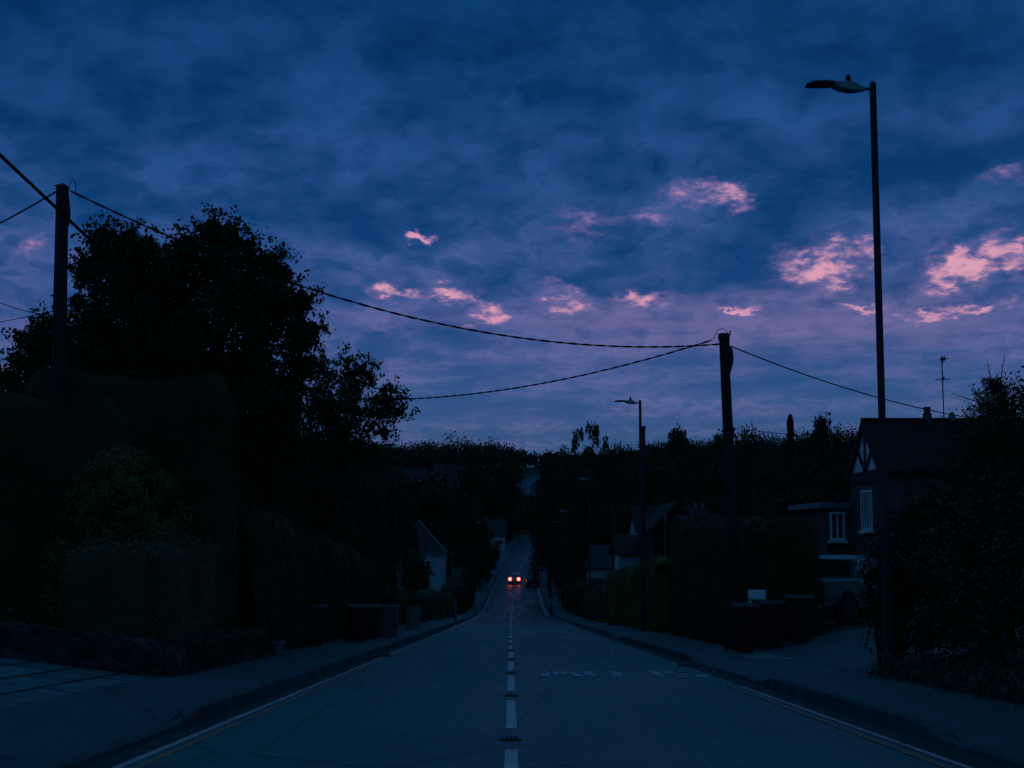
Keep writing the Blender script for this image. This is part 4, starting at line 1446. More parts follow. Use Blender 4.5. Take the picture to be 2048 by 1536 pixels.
# loose mixed shrub hedge round the lamp post
rngm = rg(57)
bl = []
for i in range(150):
    y = rngm.uniform(13.2, 21.6); x = rngm.uniform(5.75, 7.1)
    top = 2.0 + .25 * math.sin(y * 1.7) - .10 * max(0, y - 19.5) ** 2 * .9
    z = rngm.uniform(0, 1) ** .8 * top
    if y > 20.6: x += .0
    bl.append((x - 6.2, y - 18, z + (zr(y) - zr(18)) + .28, rngm.uniform(.22, .4)))
bush('laurel_hedge', (6.2, 18, gz(6.2, 18) - .1), bl, 'loose laurel hedge behind the nearest street lamp', M['laurel'], 190, .085, rngm, 1, .25, cat='hedge')
rngm = rg(58)
bl = []
for i in range(60):
    t = rngm.uniform(0, 1)
    x = rngm.uniform(5.5, 6.5) + .2 * t; y = 20.7 + rngm.uniform(.2, 1.3)
    z = .15 + 1.75 * t
    bl.append((x - 5.7, y - 21.3, z, rngm.uniform(.16, .30) * (1.15 - .4 * t)))
bush('glossy_shrub', (5.7, 21.3 + .55, gz(5.7, 21.6)), bl, 'glossy pale-leaved shrub at the driveway corner beside the lamp post', M['laurel'], 110, .085, rngm, 2, .3)
simple_bush(8.75, 29.6, 1.15, 3.4, 'tall dark shrub between the laurel hedge and the gabled house', M['dark_leaf'], 60, 200, .09, 66, ry=.9)
simple_bush(10.4, 33.5, 1.5, 3.3, 'wide dark shrub in front of the gabled house wall', M['dark_leaf'], 60, 200, .10, 67, ry=1.0)
# grass and weeds at the hedge foot
rngm = rg(59)
n = 9000
pts = np.stack([rngm.normal(5.55, .16, n), rngm.uniform(8, 20.8, n), np.zeros(n)], 1)
pts[:, 2] = [gz(p[0], p[1]) + abs(rngm.normal()) * .12 for p in pts]
v = leaf_quads(pts, np.tile([-1, -.4, .4], (n, 1)), .16, rngm, .16, .6, np.tile([0, 0, 1.0], (n, 1)))
o = mesh_np('rough_grass', v, faces_for(len(v)), M['trail'])
tag(o, 'rough grass and weeds along the foot of the right hedge', 'grass', kind='stuff')
# thorny conifer and clipped yew at the right edge
def wild_conifer(base, h, label, rng):
    root = empty('juniper_tree', base, label, 'conifer')
    vs = []; tb = MB()
    tb.tube([(0, 0, -.2), (0, 0, h * .5), (.05, 0, h * .96)], [.1, .06, .008], 6)
    for i in range(240):
        t = rng.uniform(0, 1) ** .9
        z = h * (.25 + .7 * t)
        ln = (1.35 * (1 - t) ** .75 + .14) * rng.uniform(.6, 1.1)
        a = rng.uniform(0, 2 * math.pi)
        o = np.array([math.cos(a), math.sin(a), .35 + .5 * t]); o /= np.linalg.norm(o)
        m = int(22 + ln * 60)
        s = rng.uniform(.05, 1, m)[:, None]
        bend = np.array([0, 0, .25]) * s ** 2 * ln
        p = np.array([0, 0, z]) + o * s * ln + bend + rng.normal(size=(m, 3)) * .05 * (1.25 - s)
        vs.append(leaf_quads(p, np.tile([0, 0, 1.0], (m, 1)), .085, rng, .24, .7, np.tile(o, (m, 1))))
    for (dx, dz, l) in ((-.75, .15, .5), (.25, .95, .62), (-.12, .95, .5), (.75, .35, .5), (-.95, -.25, .35)):
        o = Vector((dx, .1, dz)).normalized()
        st = Vector((0, 0, h * .86)) + o * .25
        tb.tube([st, st + o * l * .5 + Vector((0, 0, .03)), st + o * l + Vector((0, 0, .08))], [.012, .008, .003], 4)
        m = 40
        s = rng.uniform(0, 1, m)[:, None]
        p = np.array(st) + np.array(o) * s * l + rng.normal(size=(m, 3)) * .02
        vs.append(leaf_quads(p, np.tile([0, 0, 1.0], (m, 1)), .05, rng, .25, .7, np.tile(np.array(o), (m, 1))))
    v = np.concatenate(vs)
    mesh_np('crown', v, faces_for(len(v)), M['hedge'], root)
    tb.build('trunk', M['bark'], root)
jx = P(1990, 760, 24).x
wild_conifer((jx, 24, gz(jx, 24)), P(1990, 738, 24).z - gz(jx, 24), 'spiky juniper against the sky at the far right', rg(60))
rngm = rg(61)
bl = []
for i in range(60):
    d = rngm.normal(size=3); d /= np.linalg.norm(d)
    bl.append((d[0] * 1.25, d[1] * 1.1, 2.3 + d[2] * 1.35, .42))
for i in range(14):
    a = rngm.uniform(0, 6.28); bl.append((math.cos(a), math.sin(a), rngm.uniform(.4, 1.3), .45))
bx = P(2075, 800, 19.5).x
bush('clipped_yew', (bx + .25, 19.5, gz(bx, 19.5)), bl, 'smooth rounded dark evergreen at the right frame edge', M['hedge'], 420, .06, rngm, 0, cat='shrub')

# ------------------------------------------------------------------ houses
def window(root, cx, cy, cz, w, h, face, bars=2, sill=True):
    """face: 'y-' or 'x-' ; cx,cy,cz = centre on the wall plane (root space)"""
    def T(u, v, d):   # u across, v up, d out of the wall
        return (cx + u, cy - d, cz + v) if face == 'y-' else (cx - d, cy + u, cz + v)
    def bx(b, u0, u1, v0, v1, d0, d1):
        a = T(u0, v0, d0); c = T(u1, v1, d1)
        b.box(min(a[0], c[0]), min(a[1], c[1]), min(a[2], c[2]), max(a[0], c[0]), max(a[1], c[1]), max(a[2], c[2]))
    fr = MB(); t = .07
    bx(fr, -w / 2, w / 2, h / 2 - t, h / 2, .004, .06); bx(fr, -w / 2, w / 2, -h / 2, -h / 2 + t, .004, .06)
    bx(fr, -w / 2, -w / 2 + t, -h / 2 + t, h / 2 - t, .004, .06); bx(fr, w / 2 - t, w / 2, -h / 2 + t, h / 2 - t, .004, .06)
    for k in range(bars):
        u = -w / 2 + w * (k + 1) / (bars + 1)
        bx(fr, u - .03, u + .03, -h / 2 + t, h / 2 - t, .006, .055)
    f = fr.build('window', M['white_paint'], root)
    g = MB(); bx(g, -w / 2 + t, w / 2 - t, -h / 2 + t, h / 2 - t, .008, .02)
    g.build('pane', M['glass'], f)
    if sill:
        s = MB(); bx(s, -w / 2 - .08, w / 2 + .08, -h / 2 - .09, -h / 2 - .005, .002, .14)
        s.build('sill', M['white_paint'], f)
    return f

def gable_roof(b, x0, x1, y0, y1, ze, zrg, axis, over=.25, th=.12, ox=None):
    """ridge along axis; two slabs"""
    ox = over if ox is None else ox
    if axis == 'x':
        ym = (y0 + y1) / 2; k = (zrg - ze) / (ym - y0)
        for (ya, s) in ((y0 - over, 1), (y1 + over, -1)):
            za = ze - over * k
            b.add([(x0 - ox, ya, za), (x1 + ox, ya, za), (x1 + ox, ym, zrg), (x0 - ox, ym, zrg),
                   (x0 - ox, ya, za + th), (x1 + ox, ya, za + th), (x1 + ox, ym, zrg + th), (x0 - ox, ym, zrg + th)],
                  [(0, 1, 2, 3), (4, 7, 6, 5), (0, 4, 5, 1), (1, 5, 6, 2), (3, 2, 6, 7), (0, 3, 7, 4)])
    else:
        xm = (x0 + x1) / 2; k = (zrg - ze) / (xm - x0)
        for xa in (x0 - over, x1 + over):
            za = ze - over * k
            b.add([(xa, y0 - over, za), (xa, y1 + over, za), (xm, y1 + over, zrg), (xm, y0 - over, zrg),
                   (xa, y0 - over, za + th), (xa, y1 + over, za + th), (xm, y1 + over, zrg + th), (xm, y0 - over, zrg + th)],
                  [(0, 1, 2, 3), (4, 7, 6, 5), (0, 4, 5, 1), (1, 5, 6, 2), (3, 2, 6, 7), (0, 3, 7, 4)])
    return b

def hip_roof(b, x0, x1, y0, y1, ze, zrg, over=.35):
    x0 -= over; x1 += over; y0 -= over; y1 += over
    w = min(x1 - x0, y1 - y0) / 2
    if x1 - x0 >= y1 - y0:
        r0 = (x0 + w, (y0 + y1) / 2, zrg); r1 = (x1 - w, (y0 + y1) / 2, zrg)
    else:
        r0 = ((x0 + x1) / 2, y0 + w, zrg); r1 = ((x0 + x1) / 2, y1 - w, zrg)
    vs = [(x0, y0, ze), (x1, y0, ze), (x1, y1, ze), (x0, y1, ze), r0, r1]
    if x1 - x0 >= y1 - y0:
        fs = [(0, 1, 5, 4), (1, 2, 5), (2, 3, 4, 5), (3, 0, 4), (0, 3, 2, 1)]
    else:
        fs = [(0, 1, 4), (1, 2, 5, 4), (2, 3, 5), (3, 0, 4, 5), (0, 3, 2, 1)]
    b.add(vs, fs)
    return vs

def gabled_house():
    """tudor-gabled house on the right: ridge along x, gable towards the road"""
    x0, y0, y1 = 11.5, 43.6, 47.6
    x1 = 19.5
    zg = gz(x0, 45) - .2
    root = empty('gabled_house', (x0, (y0 + y1) / 2, zg), 'brick house with a black and white timbered gable and long dark tiled roof', 'house')
    o = root.location
    ze = P(1752, 938, y0).z - zg
    zt = P(1722, 841, 45.6).z - zg - .12
    W = x1 - x0; h = (y1 - y0) / 2
    b = MB()
    b.box(0, -h, -.5, W, h, ze)
    b.build('wall', M['brick'], root)
    # gable end: white rendered triangle with dark timbers, on the x- face
    k = (zt - ze) / h
    g = MB()
    g.prism([(-h, ze + .003), (h, ze + .003), (0, zt - .01)], 'x', .01, W - .01)
    g.build('gable_panel', M['white_paint'], root)
    t = MB()
    t.box(-.05, -h, ze - .35, -.003, h, ze + .02)
    t.build('band', M['timber'], root)
    t = MB()
    def beam(ya, za, yb, zb, w):
        a = Vector((-.012, ya, za)); c = Vector((-.012, yb, zb)); d = c - a
        n = Vector((0, -d.z, d.y)).normalized() * w / 2
        t.obox((a + c) / 2, d / 2, n, (.012, 0, 0))
    beam(0, ze + .02, 0, zt - .3, .2)
    beam(-.0, ze + .02, -h * .52, ze + (zt - ze) * .5, .2)
    beam(.0, ze + .02, h * .52, ze + (zt - ze) * .5, .2)
    t.build('gable_timber', M['timber'], root)
    r = MB(); gable_roof(r, 0, W, -h, h, ze, zt, 'x', .22, .13, .07)
    r.build('roof', M['tile'], root)
    v = MB()
    for s in (-1, 1):
        a = Vector((-.09, s * (h + .22), ze - .22 * k - .02)); c = Vector((-.09, 0, zt + .0))
        d = c - a
        v.obox((a + c) / 2, d / 2, Vector((0, -d.z, d.y)).normalized() * .10, (.02, 0, 0))
    v.build('bargeboard', M['timber'], root)
    rd = MB().tube([(-.1, 0, zt + .12), (W + .3, 0, zt + .12)], .09, 8)
    rd.build('ridge_tiles', M['tile'], root)
    window(root, 0, -.15, ze - 1.25, 1.35, 1.3, 'x-', 3)
    # chimney and aerial
    cx = P(1854, 820, 45.6).x - x0
    c = MB().box(cx - .11, -.13, zt - .2, cx + .11, .13, zt + .36)
    c = c.build('chimney', M['brick'], root)
    MB().tube([(cx, 0, zt + .361), (cx, 0, zt + .42), (cx, 0, zt + .425), (cx, 0, zt + .56)], [.10, .10, .115, .115], 12).build('chimney_pot', M['kerb'], c)
    ax = P(1887, 780, 45.6).x - x0
    top = P(1886, 712, 45.6).z - zg
    a = MB().tube([(ax, .05, zt), (ax - .01, .05, top)], .02, 6)
    a = a.build('aerial_mast', M['steel'], root)
    e = MB()
    e.tube([(ax - .04, -.35, top - .12), (ax + .12, .5, top - .08)], .012, 5)
    for q in range(7):
        t_ = q / 6
        c = Vector((ax - .04, -.35, top - .12)).lerp(Vector((ax + .12, .5, top - .08)), t_)
        e.tube([c - Vector((.13 - .06 * t_, 0, 0)), c + Vector((.13 - .06 * t_, 0, 0))], .007, 4)
        e.tube([c - Vector((0, 0, .10)), c + Vector((.02, 0, .10))], .006, 4)
    e.build('aerial', M['steel'], a)
    e = MB()
    zq = P(1887, 758, 45.6).z - zg
    e.tube([(ax - .24, 0, zq - .02), (ax + .2, 0, zq)], .012, 5)
    for sx in (-.24, -.2, .17, .2):
        e.tube([(ax + sx, -.1, zq - .05), (ax + sx, .1, zq + .03)], .008, 4)
    e.tube([(ax - .03, 0, zq - .04), (ax + .03, 0, zq + .06)], .04, 6)
    e.build('lower_aerial', M['steel'], a)
    fx = P(1904, 838, 45.6).x - x0
    MB().tube([(fx, 0, zt + .1), (fx, 0, zt + .25), (fx, 0, zt + .4)], [.14, .12, .05], 10).build('vent_cowl', M['terracotta'], root)
    # flat-roofed side wing
    wx0 = P(1628, 1010, 49.5).x - x0
    zf = P(1650, 1008, 49.5).z - zg
    b = MB().box(wx0, h + .02, -.5, W * .6, h + 5, zf - .18)
    b.build('wing_wall', M['brick'], root)
    f = MB().box(wx0 - .28, h - .18, zf - .18, -.04, h + 5.2, zf, .01)
    f.build('fascia', M['fascia'], root)
    MB().box(wx0 - .25, h - .15, zf + .001, -.05, h + 5.15, zf + .03).build('flat_roof', M['roof_felt'], root)
    window(root, wx0 + .36, h + .02, zf - .78, .5, .95, 'y-', 1)
gabled_house()

def simple_house(x0, x1, y0, y1, zb, ze, zt, label, wall, roof, kind='x', wins=(), chim=None, name='house', verge=None, zg=None):
    cx, cy = (x0 + x1) / 2, (y0 + y1) / 2
    root = empty(name, (cx, cy, zb), label, 'house')
    a, b_, c, d = x0 - cx, x1 - cx, y0 - cy, y1 - cy
    ze -= zb; zt -= zb
    MB().box(a, c, -1.2, b_, d, ze).build('wall', M[wall], root)
    r = MB()
    if kind == 'hip':
        hv = hip_roof(r, a, b_, c, d, ze + .003, zt)
        r.build('roof', M[roof], root)
        t = MB()
        for p, q in ((0, 4), (1, 5 if (b_ - a) >= (d - c) else 4), (4, 5)):
            t.tube([Vector(hv[p]) + Vector((0, 0, .05)), Vector(hv[q]) + Vector((0, 0, .05))], .10, 6)
        t.build('hip_tiles', M['fascia'], root)
        MB().box(a - .37, c - .38, ze - .14, b_ + .37, c - .351, ze + .002).build('fascia', M['fascia'], root)
    else:
        gable_roof(r, a, b_, c, d, ze + .003, zt, kind, .25, .12)
        r.build('roof', M[roof], root)
        g = MB()
        if kind == 'y':
            g.prism([(a, ze + .002), (b_, ze + .002), (0, zt - .01)], 'y', c + .01, d - .01)
        else:
            g.prism([(c, ze + .002), (d, ze + .002), (0, zt - .01)], 'x', a + .01, b_ - .01)
        g.build('gable_wall', M[wall], root)
        if kind == 'y':
            v = MB()
            k = (zt - ze) / ((b_ - a) / 2)
            for s in (-1, 1):
                p = Vector((s * ((b_ - a) / 2 + .25), c - .27, ze - .25 * k + .05)); q = Vector((0, c - .27, zt + .05)); dd = q - p
                v.obox((p + q) / 2, dd / 2, (0, .015, 0), Vector((-dd.z, 0, dd.x)).normalized() * .09)
            v.build('bargeboard', M[verge or 'fascia'], root)
    for (wx, wz, ww, wh) in wins:
        window(root, wx - cx, c, wz - zb, ww, wh, 'y-', 1)
    if chim:
        for (qx, qy, hh, wd) in chim:
            ch = MB().box(qx - cx - wd / 2, qy - cy - .3, zt - .9, qx - cx + wd / 2, qy - cy + .3, zt + hh).build('chimney', M['brick'], root)
            for s in (-.2, .2):
                MB().tube([(qx - cx + s * wd, qy - cy, zt + hh + .001), (qx - cx + s * wd, qy - cy, zt + hh + .28)], .1, 8).build('chimney_pot', M['terracotta'], ch)
    return root

# left: hipped house with white wall
zb = P(870, 1186, 170).z
simple_house(-14.5, -8.3, 170, 178, zb, P(870, 1106, 170).z, P(840, 1043, 173.4).z, 'white-walled house with a hipped slate roof beyond the left hedges', 'render', 'tile_blue', 'hip', wins=((-12.6, -2.8, 1.4, 1.2), (-10.4, -2.8, 1.3, 1.2)))
# far white house near the bend
zb = P(1005, 1120, 292).z
simple_house(-9, -1.45, 292, 300, zb, P(1005, 1071, 292).z, P(1000, 1040, 296).z, 'far white house partly hidden by trees at the bend', 'render', 'tile_blue', 'x', wins=((-2.3, zb + 3.6, 1.0, 1.1),))
# houses high on the far hillside
for (pxa, pxb, pye, pyt, Y, lb) in ((812, 850, 952, 938, 520, 'long low-roofed house high on the far left hillside'), (868, 890, 948, 929, 540, 'small gabled house on the hillside right of the long low roof'), (894, 926, 962, 930, 500, 'large roofed house at the middle of the far left hillside'), (956, 992, 1036, 1010, 380, 'grey-roofed house among trees left of the climbing road')):
    xa, xb = P(pxa, pye, Y).x, P(pxb, pye, Y).x
    ze_ = P(pxa, pye, Y).z
    simple_house(xa, xb, Y, Y + 7, ze_ - 3.2, ze_, P(pxa, pyt, Y + 3).z, lb, 'brick', 'tile_blue', 'x', wins=((xa + (xb - xa) * .3, ze_ - 1.3, 1.2, 1.1), (xa + (xb - xa) * .72, ze_ - 1.3, 1.2, 1.1)))
# right: row of houses beyond the hedges
simple_house(P(1276, 1040, 98).x, P(1276, 1040, 98).x + 6.5, 98, 105, zr(98) + .6, P(1290, 1062, 98).z, P(1290, 1013, 98).z, 'tall white gable-ended house behind the second street lamp', 'render', 'tile', 'x')
simple_house(P(1306, 1060, 82).x, P(1372, 1060, 82).x + .9, 82, 90, zr(82) + .6, P(1330, 1056, 82).z, P(1330, 1007, 82).z, 'steep dark gabled house with a pale post beside the big square hedge', 'tile', 'tile', 'y', verge='timber')
simple_house(P(1238, 1120, 88).x, P(1300, 1120, 88).x, 88, 94, zr(88) + .4, P(1240, 1108, 88).z, P(1260, 1072, 91).z, 'dark-roofed house with a strip of white wall over the bright green hedges', 'render', 'tile', 'x')
simple_house(P(1174, 1140, 128).x, P(1232, 1140, 128).x, 128, 136, zr(128) + .4, P(1200, 1136, 128).z, P(1200, 1092, 131).z, 'small white-walled bungalow beyond the right hedges', 'render', 'tile_blue', 'x')
simple_house(P(1378, 1055, 76).x, P(1420, 1055, 76).x + 4, 76, 83, zr(76) + .6, P(1400, 1052, 76).z, P(1400, 1034, 78).z, 'low roofed house showing a square chimney above the big hedge', 'brick', 'tile', 'x', chim=((P(1398, 1040, 79.5).x, 79.5, .55, .95),))
# pale post in the steep gable
px_ = P(1331, 1030, 81.4)
o = MB().tube([(0, 0, 0), (0, 0, P(1331, 1006, 81.4).z - zr(81.4) - .6)], .09, 8).build('flue_pipe', M['pale_post'], loc=(px_.x, 81.4, zr(81.4) + .55))
tag(o, 'pale flue pipe standing up the front of the steep gable', 'pipe')

# ------------------------------------------------------------------ vehicles
def loft_body(b, secs):
    """secs: (y, [(hw, z) from bottom to top]) -> closed symmetric shell along y"""
    m = len(secs[0][1])
    vs = []
    for y, pr in secs:
        ring = [(-hw, y, z) for hw, z in pr] + [(hw, y, z) for hw, z in reversed(pr)]
        vs += ring
    k = 2 * m
    fs = []
    for i in range(len(secs) - 1):
        for j in range(k):
            fs.append((i * k + j, i * k + (j + 1) % k, (i + 1) * k + (j + 1) % k, (i + 1) * k + j))
    fs += [tuple(range(k)), tuple(reversed(range(len(secs) * k - k, len(secs) * k)))]
    return b.add(vs, fs)

def wheel(root, x, y, r, w):
    s = 1 if x > 0 else -1
    t = MB().tube([(x, y, r), (x + s * .02, y, r), (x + s * (w - .03), y, r), (x + s * w, y, r)], [r * .9, r, r, r * .88], 20).build('wheel', M['tyre'], root)
    MB().tube([(x + s * (w + .001), y, r), (x + s * (w + .012), y, r)], [r * .62, r * .5], 14).build('rim', M['black_plastic' if w > .2 else 'silver'], t)

def car(name, loc, rz_, label, cat, paint, L, W, Hb, Hr, rear_box=True, lights='tail', tall=False):
    """front towards +y in its own space"""
    root = empty(name, loc, label, cat, None, rz_)
    h = W / 2
    zb = .22
    secs = [(-L / 2, [(h * .86, zb + .12), (h * .9, .5), (h * .88, Hb - .08), (h * .84, Hb)]),
            (-L / 2 + .12, [(h * .93, zb), (h * .99, .5), (h * .97, Hb - .06), (h * .9, Hb + .03)]),
            (0, [(h * .95, zb), (h, .55), (h, Hb - .05), (h * .93, Hb)]),
            (L / 2 - 1.1, [(h * .95, zb), (h, .55), (h * .98, Hb - .08), (h * .9, Hb)]),
            (L / 2 - .25, [(h * .9, zb), (h * .95, .5), (h * .92, Hb - .2), (h * .82, Hb - .1)]),
            (L / 2, [(h * .78, zb + .1), (h * .84, .48), (h * .8, Hb - .3), (h * .7, Hb - .22)])]
    b = MB(); loft_body(b, secs); b.build('body', M[paint], root, smooth=False)
    g = MB()
    y0, y1 = -L / 2 + (.12 if rear_box else .5), L / 2 - (1.25 if not tall else 1.15)
    fr = .62 if not tall else .5
    loft_body(g, [(y0, [(h * .86, Hb + .0), (h * .85, Hb + .02)]), (y0 + .02, [(h * .88, Hb - .02), (h * .84, Hb + .05)]), (y0 + .38, [(h * .9, Hb - .03), (h * .74, Hr - .03)]),
                  (y1 - fr - .25, [(h * .9, Hb - .03), (h * .74, Hr)]), (y1 - fr, [(h * .9, Hb - .03), (h * .72, Hr - .03)]), (y1, [(h * .86, Hb - .03), (h * .8, Hb + .02)])])
    g.build('cabin', M['car_glass'], root)
    rf = MB(); loft_body(rf, [(y0 + .36, [(h * .745, Hr - .04), (h * .72, Hr + .005)]), (y1 - fr - .2, [(h * .745, Hr - .02), (h * .72, Hr + .02)]), (y1 - fr, [(h * .725, Hr - .045), (h * .7, Hr + .0)])])
    rf.build('roof', M[paint], root)
    r = .32 if not tall else .36
    for sx in (-1, 1):
        for yy in (-L / 2 + .85, L / 2 - .85):
            wheel(root, sx * (h - .17), yy, r, .19)
        MB().box(min(sx * h, sx * (h + .18)), y1 - .35, Hb - .02, max(sx * h, sx * (h + .18)), y1 - .22, Hb + .14, .02).build('mirror', M[paint], root)
        if lights == 'tail':
            t = MB().box(sx * h * .70 - .26, -L / 2 - .035, Hb - .46, sx * h * .70 + .26, -L / 2 - .004, Hb + .06, .05).build('tail_light', M['brake_red'], root)  # oversized glowing surround, its shape stands in for the lamp's red halo
            MB().tube([(sx * h * .72, -L / 2 - .07, Hb - .19), (sx * h * .72, -L / 2 - .036, Hb - .19)], [.17, .215], 14).build('lamp_core', M['brake_core'], t)  # core enlarged past lamp size to imitate bloom
        else:
            MB().box(sx * h * .66 - .17, L / 2 - .06, Hb - .40, sx * h * .66 + .17, L / 2 + .012, Hb - .24, .02).build('headlight', M['lamp_glass'], root)
    yb = -L / 2 - .03 if lights == 'tail' else L / 2 + .03
    MB().box(-h * .85, min(yb, yb * .97), .28, h * .85, max(yb, yb * .97), .48, .03).build('bumper', M['black_plastic'], root)
    yp = yb - .012 if yb < 0 else yb + .002
    MB().box(-.26, yp, .36, .26, yp + .01, .47).build('number_plate', M['plate'], root)
    if lights != 'tail':
        MB().box(-.45, L / 2 - .02, Hb - .42, .45, L / 2 + .02, Hb - .26, .01).build('grille', M['black_plastic'], root)
    return root
cxx = P(1029, 1160, 210).x
g_ = math.atan((zr(213) - zr(207)) / 6)
c1 = car('braking_car', (cxx, 210, zr(210) + .0), 0, 'small car driving away with both brake lights glowing', 'car', 'car_silver', 3.9, 1.78, .98, 1.52)
c1.rotation_euler = (g_, 0, R(-1))
cxx = P(1065.5, 1165, 202).x
c2 = car('parked_car', (cxx, 202, zr(202) + .0), math.pi, 'tall dark car facing us with lamps off by the right kerb', 'car', 'car_dark', 4.4, 1.9, 1.15, 1.95, lights='front', tall=True)
c2.rotation_euler = (-g_, 0, math.pi)

def pickup(loc, rz_):
    root = empty('pickup_truck', loc, 'pale pickup truck on the right driveway half hidden by the shrub', 'truck', None, rz_)
    h = .92; L = 5.2
    # bed (rear, -y)
    b = MB(); loft_body(b, [(-2.6, [(h * .9, .55), (h * .98, .75), (h * .98, 1.10), (h * .93, 1.16)]), (-2.5, [(h * .94, .5), (h, .75), (h, 1.12), (h * .95, 1.17)]), (-1.16, [(h * .94, .5), (h, .75), (h, 1.12), (h * .95, 1.17)])])
    b.build('cargo_bed', M['pale_metal'], root)
    b = MB(); loft_body(b, [(-1.12, [(h * .92, .42), (h, .75), (h * .99, 1.08), (h * .93, 1.16)]), (1.15, [(h * .92, .42), (h, .75), (h * .99, 1.03), (h * .93, 1.10)]), (1.3, [(h * .9, .45), (h, .75), (h * .97, 1.0), (h * .9, 1.08)]), (2.3, [(h * .86, .5), (h * .93, .7), (h * .9, .92), (h * .8, 1.0)]), (2.55, [(h * .75, .55), (h * .8, .7), (h * .75, .85), (h * .68, .92)])])
    b.build('body', M['pale_metal'], root)
    b = MB(); loft_body(b, [(-1.10, [(h * .9, 1.13), (h * .87, 1.2)]), (-1.02, [(h * .9, 1.13), (h * .78, 1.66)]), (-.7, [(h * .9, 1.12), (h * .76, 1.74)]), (.35, [(h * .9, 1.1), (h * .74, 1.74)]), (.55, [(h * .9, 1.1), (h * .72, 1.69)]), (1.25, [(h * .87, 1.07), (h * .82, 1.1)])])
    b.build('cab', M['pale_metal'], root)
    for sx in (-1, 1):
        def wp(y, z):
            t = (z - 1.13) / .6
            return (sx * (h * (.905 - .14 * t) + .012), y, z)
        # rear side window with rounded rear corner, then front window
        for pts, nm in (([(-.98, 1.34), (-.9, 1.22), (-.72, 1.165), (-.2, 1.15), (-.2, 1.62), (-.75, 1.65), (-.92, 1.58)], 'side_window'), ([(-.1, 1.15), (.95, 1.14), (.5, 1.60), (-.1, 1.63)], 'side_window')):
            q = MB(); n = len(pts)
            q.add([wp(y, z) for y, z in pts] + [(wp(y, z)[0] - sx * .008, y, z) for y, z in pts], [tuple(range(n)), tuple(reversed(range(n, 2 * n)))] + [(i, (i + 1) % n, (i + 1) % n + n, i + n) for i in range(n)])
            q.build(nm, M['glass'], root)
            edge = MB()
            loop = [Vector(wp(y, z)) for y, z in pts]
            loop.append(loop[0])
            edge.tube(loop, .014, 5)
            edge.build('window_trim', M['silver'], root)
        for yy in (-1.62, 1.6):
            a = MB().tube([(sx * (h - .16), yy, .42), (sx * (h + .006), yy, .42)], .47, 18).build('wheel_arch', M['black_plastic'], root)
            wheel(root, sx * (h - .2), yy, .40, .23)
        MB().box(min(sx * .72, sx * .9), -2.625, .78, max(sx * .72, sx * .9), -2.601, 1.08, .01).build('tail_light', M['lamp_glass'], root)
        MB().box(min(sx * h, sx * (h + .2)), .72, 1.12, max(sx * h, sx * (h + .2)), .84, 1.32, .03).build('mirror', M['black_plastic'], root)
        MB().box(min(sx * (h + .001), sx * (h + .03)), .0, .98, max(sx * (h + .001), sx * (h + .03)), .18, 1.02).build('door_handle', M['silver'], root)
    q = MB(); q.add([(-.66, -1.118, 1.24), (.66, -1.118, 1.24), (.60, -1.055, 1.62), (-.60, -1.055, 1.62), (-.66, -1.10, 1.24), (.66, -1.10, 1.24), (.60, -1.04, 1.62), (-.60, -1.04, 1.62)], [(0, 1, 2, 3), (4, 7, 6, 5), (0, 4, 5, 1), (1, 5, 6, 2), (2, 6, 7, 3), (3, 7, 4, 0)])
    q.build('rear_window', M['glass'], root)
    MB().box(-.8, -2.625, .62, .8, -2.603, 1.12, .01).build('tailgate', M['pale_metal'], root)
    MB().box(-.85, -2.82, .45, .85, -2.63, .60, .04).build('bumper', M['silver'], root)
    MB().box(-.26, -2.64, .88, .26, -2.627, 1.0).build('number_plate', M['plate'], root)
pkx = P(1690, 1262, 31.5).x
pickup((9.17, 37.9, gz(8.7, 37.9) + .02), R(-48))

# dark boarded fence behind the pickup
root = empty('garden_fence', (8.8, 42.3, gz(8.8, 42.3)), 'dark boarded fence behind the pickup truck', 'fence')
b = MB()
for i in range(18):
    x = -1.9 + i * .22
    b.box(x, -.012 - .004 * (i % 2), 0, x + .2, .012, 1.75)
b.build('boards', M['timber'], root)
MB().box(-1.9, .015, .4, 2.0, .06, .5).box(-1.9, .015, 1.3, 2.0, .06, 1.4).build('rails', M['timber'], root)

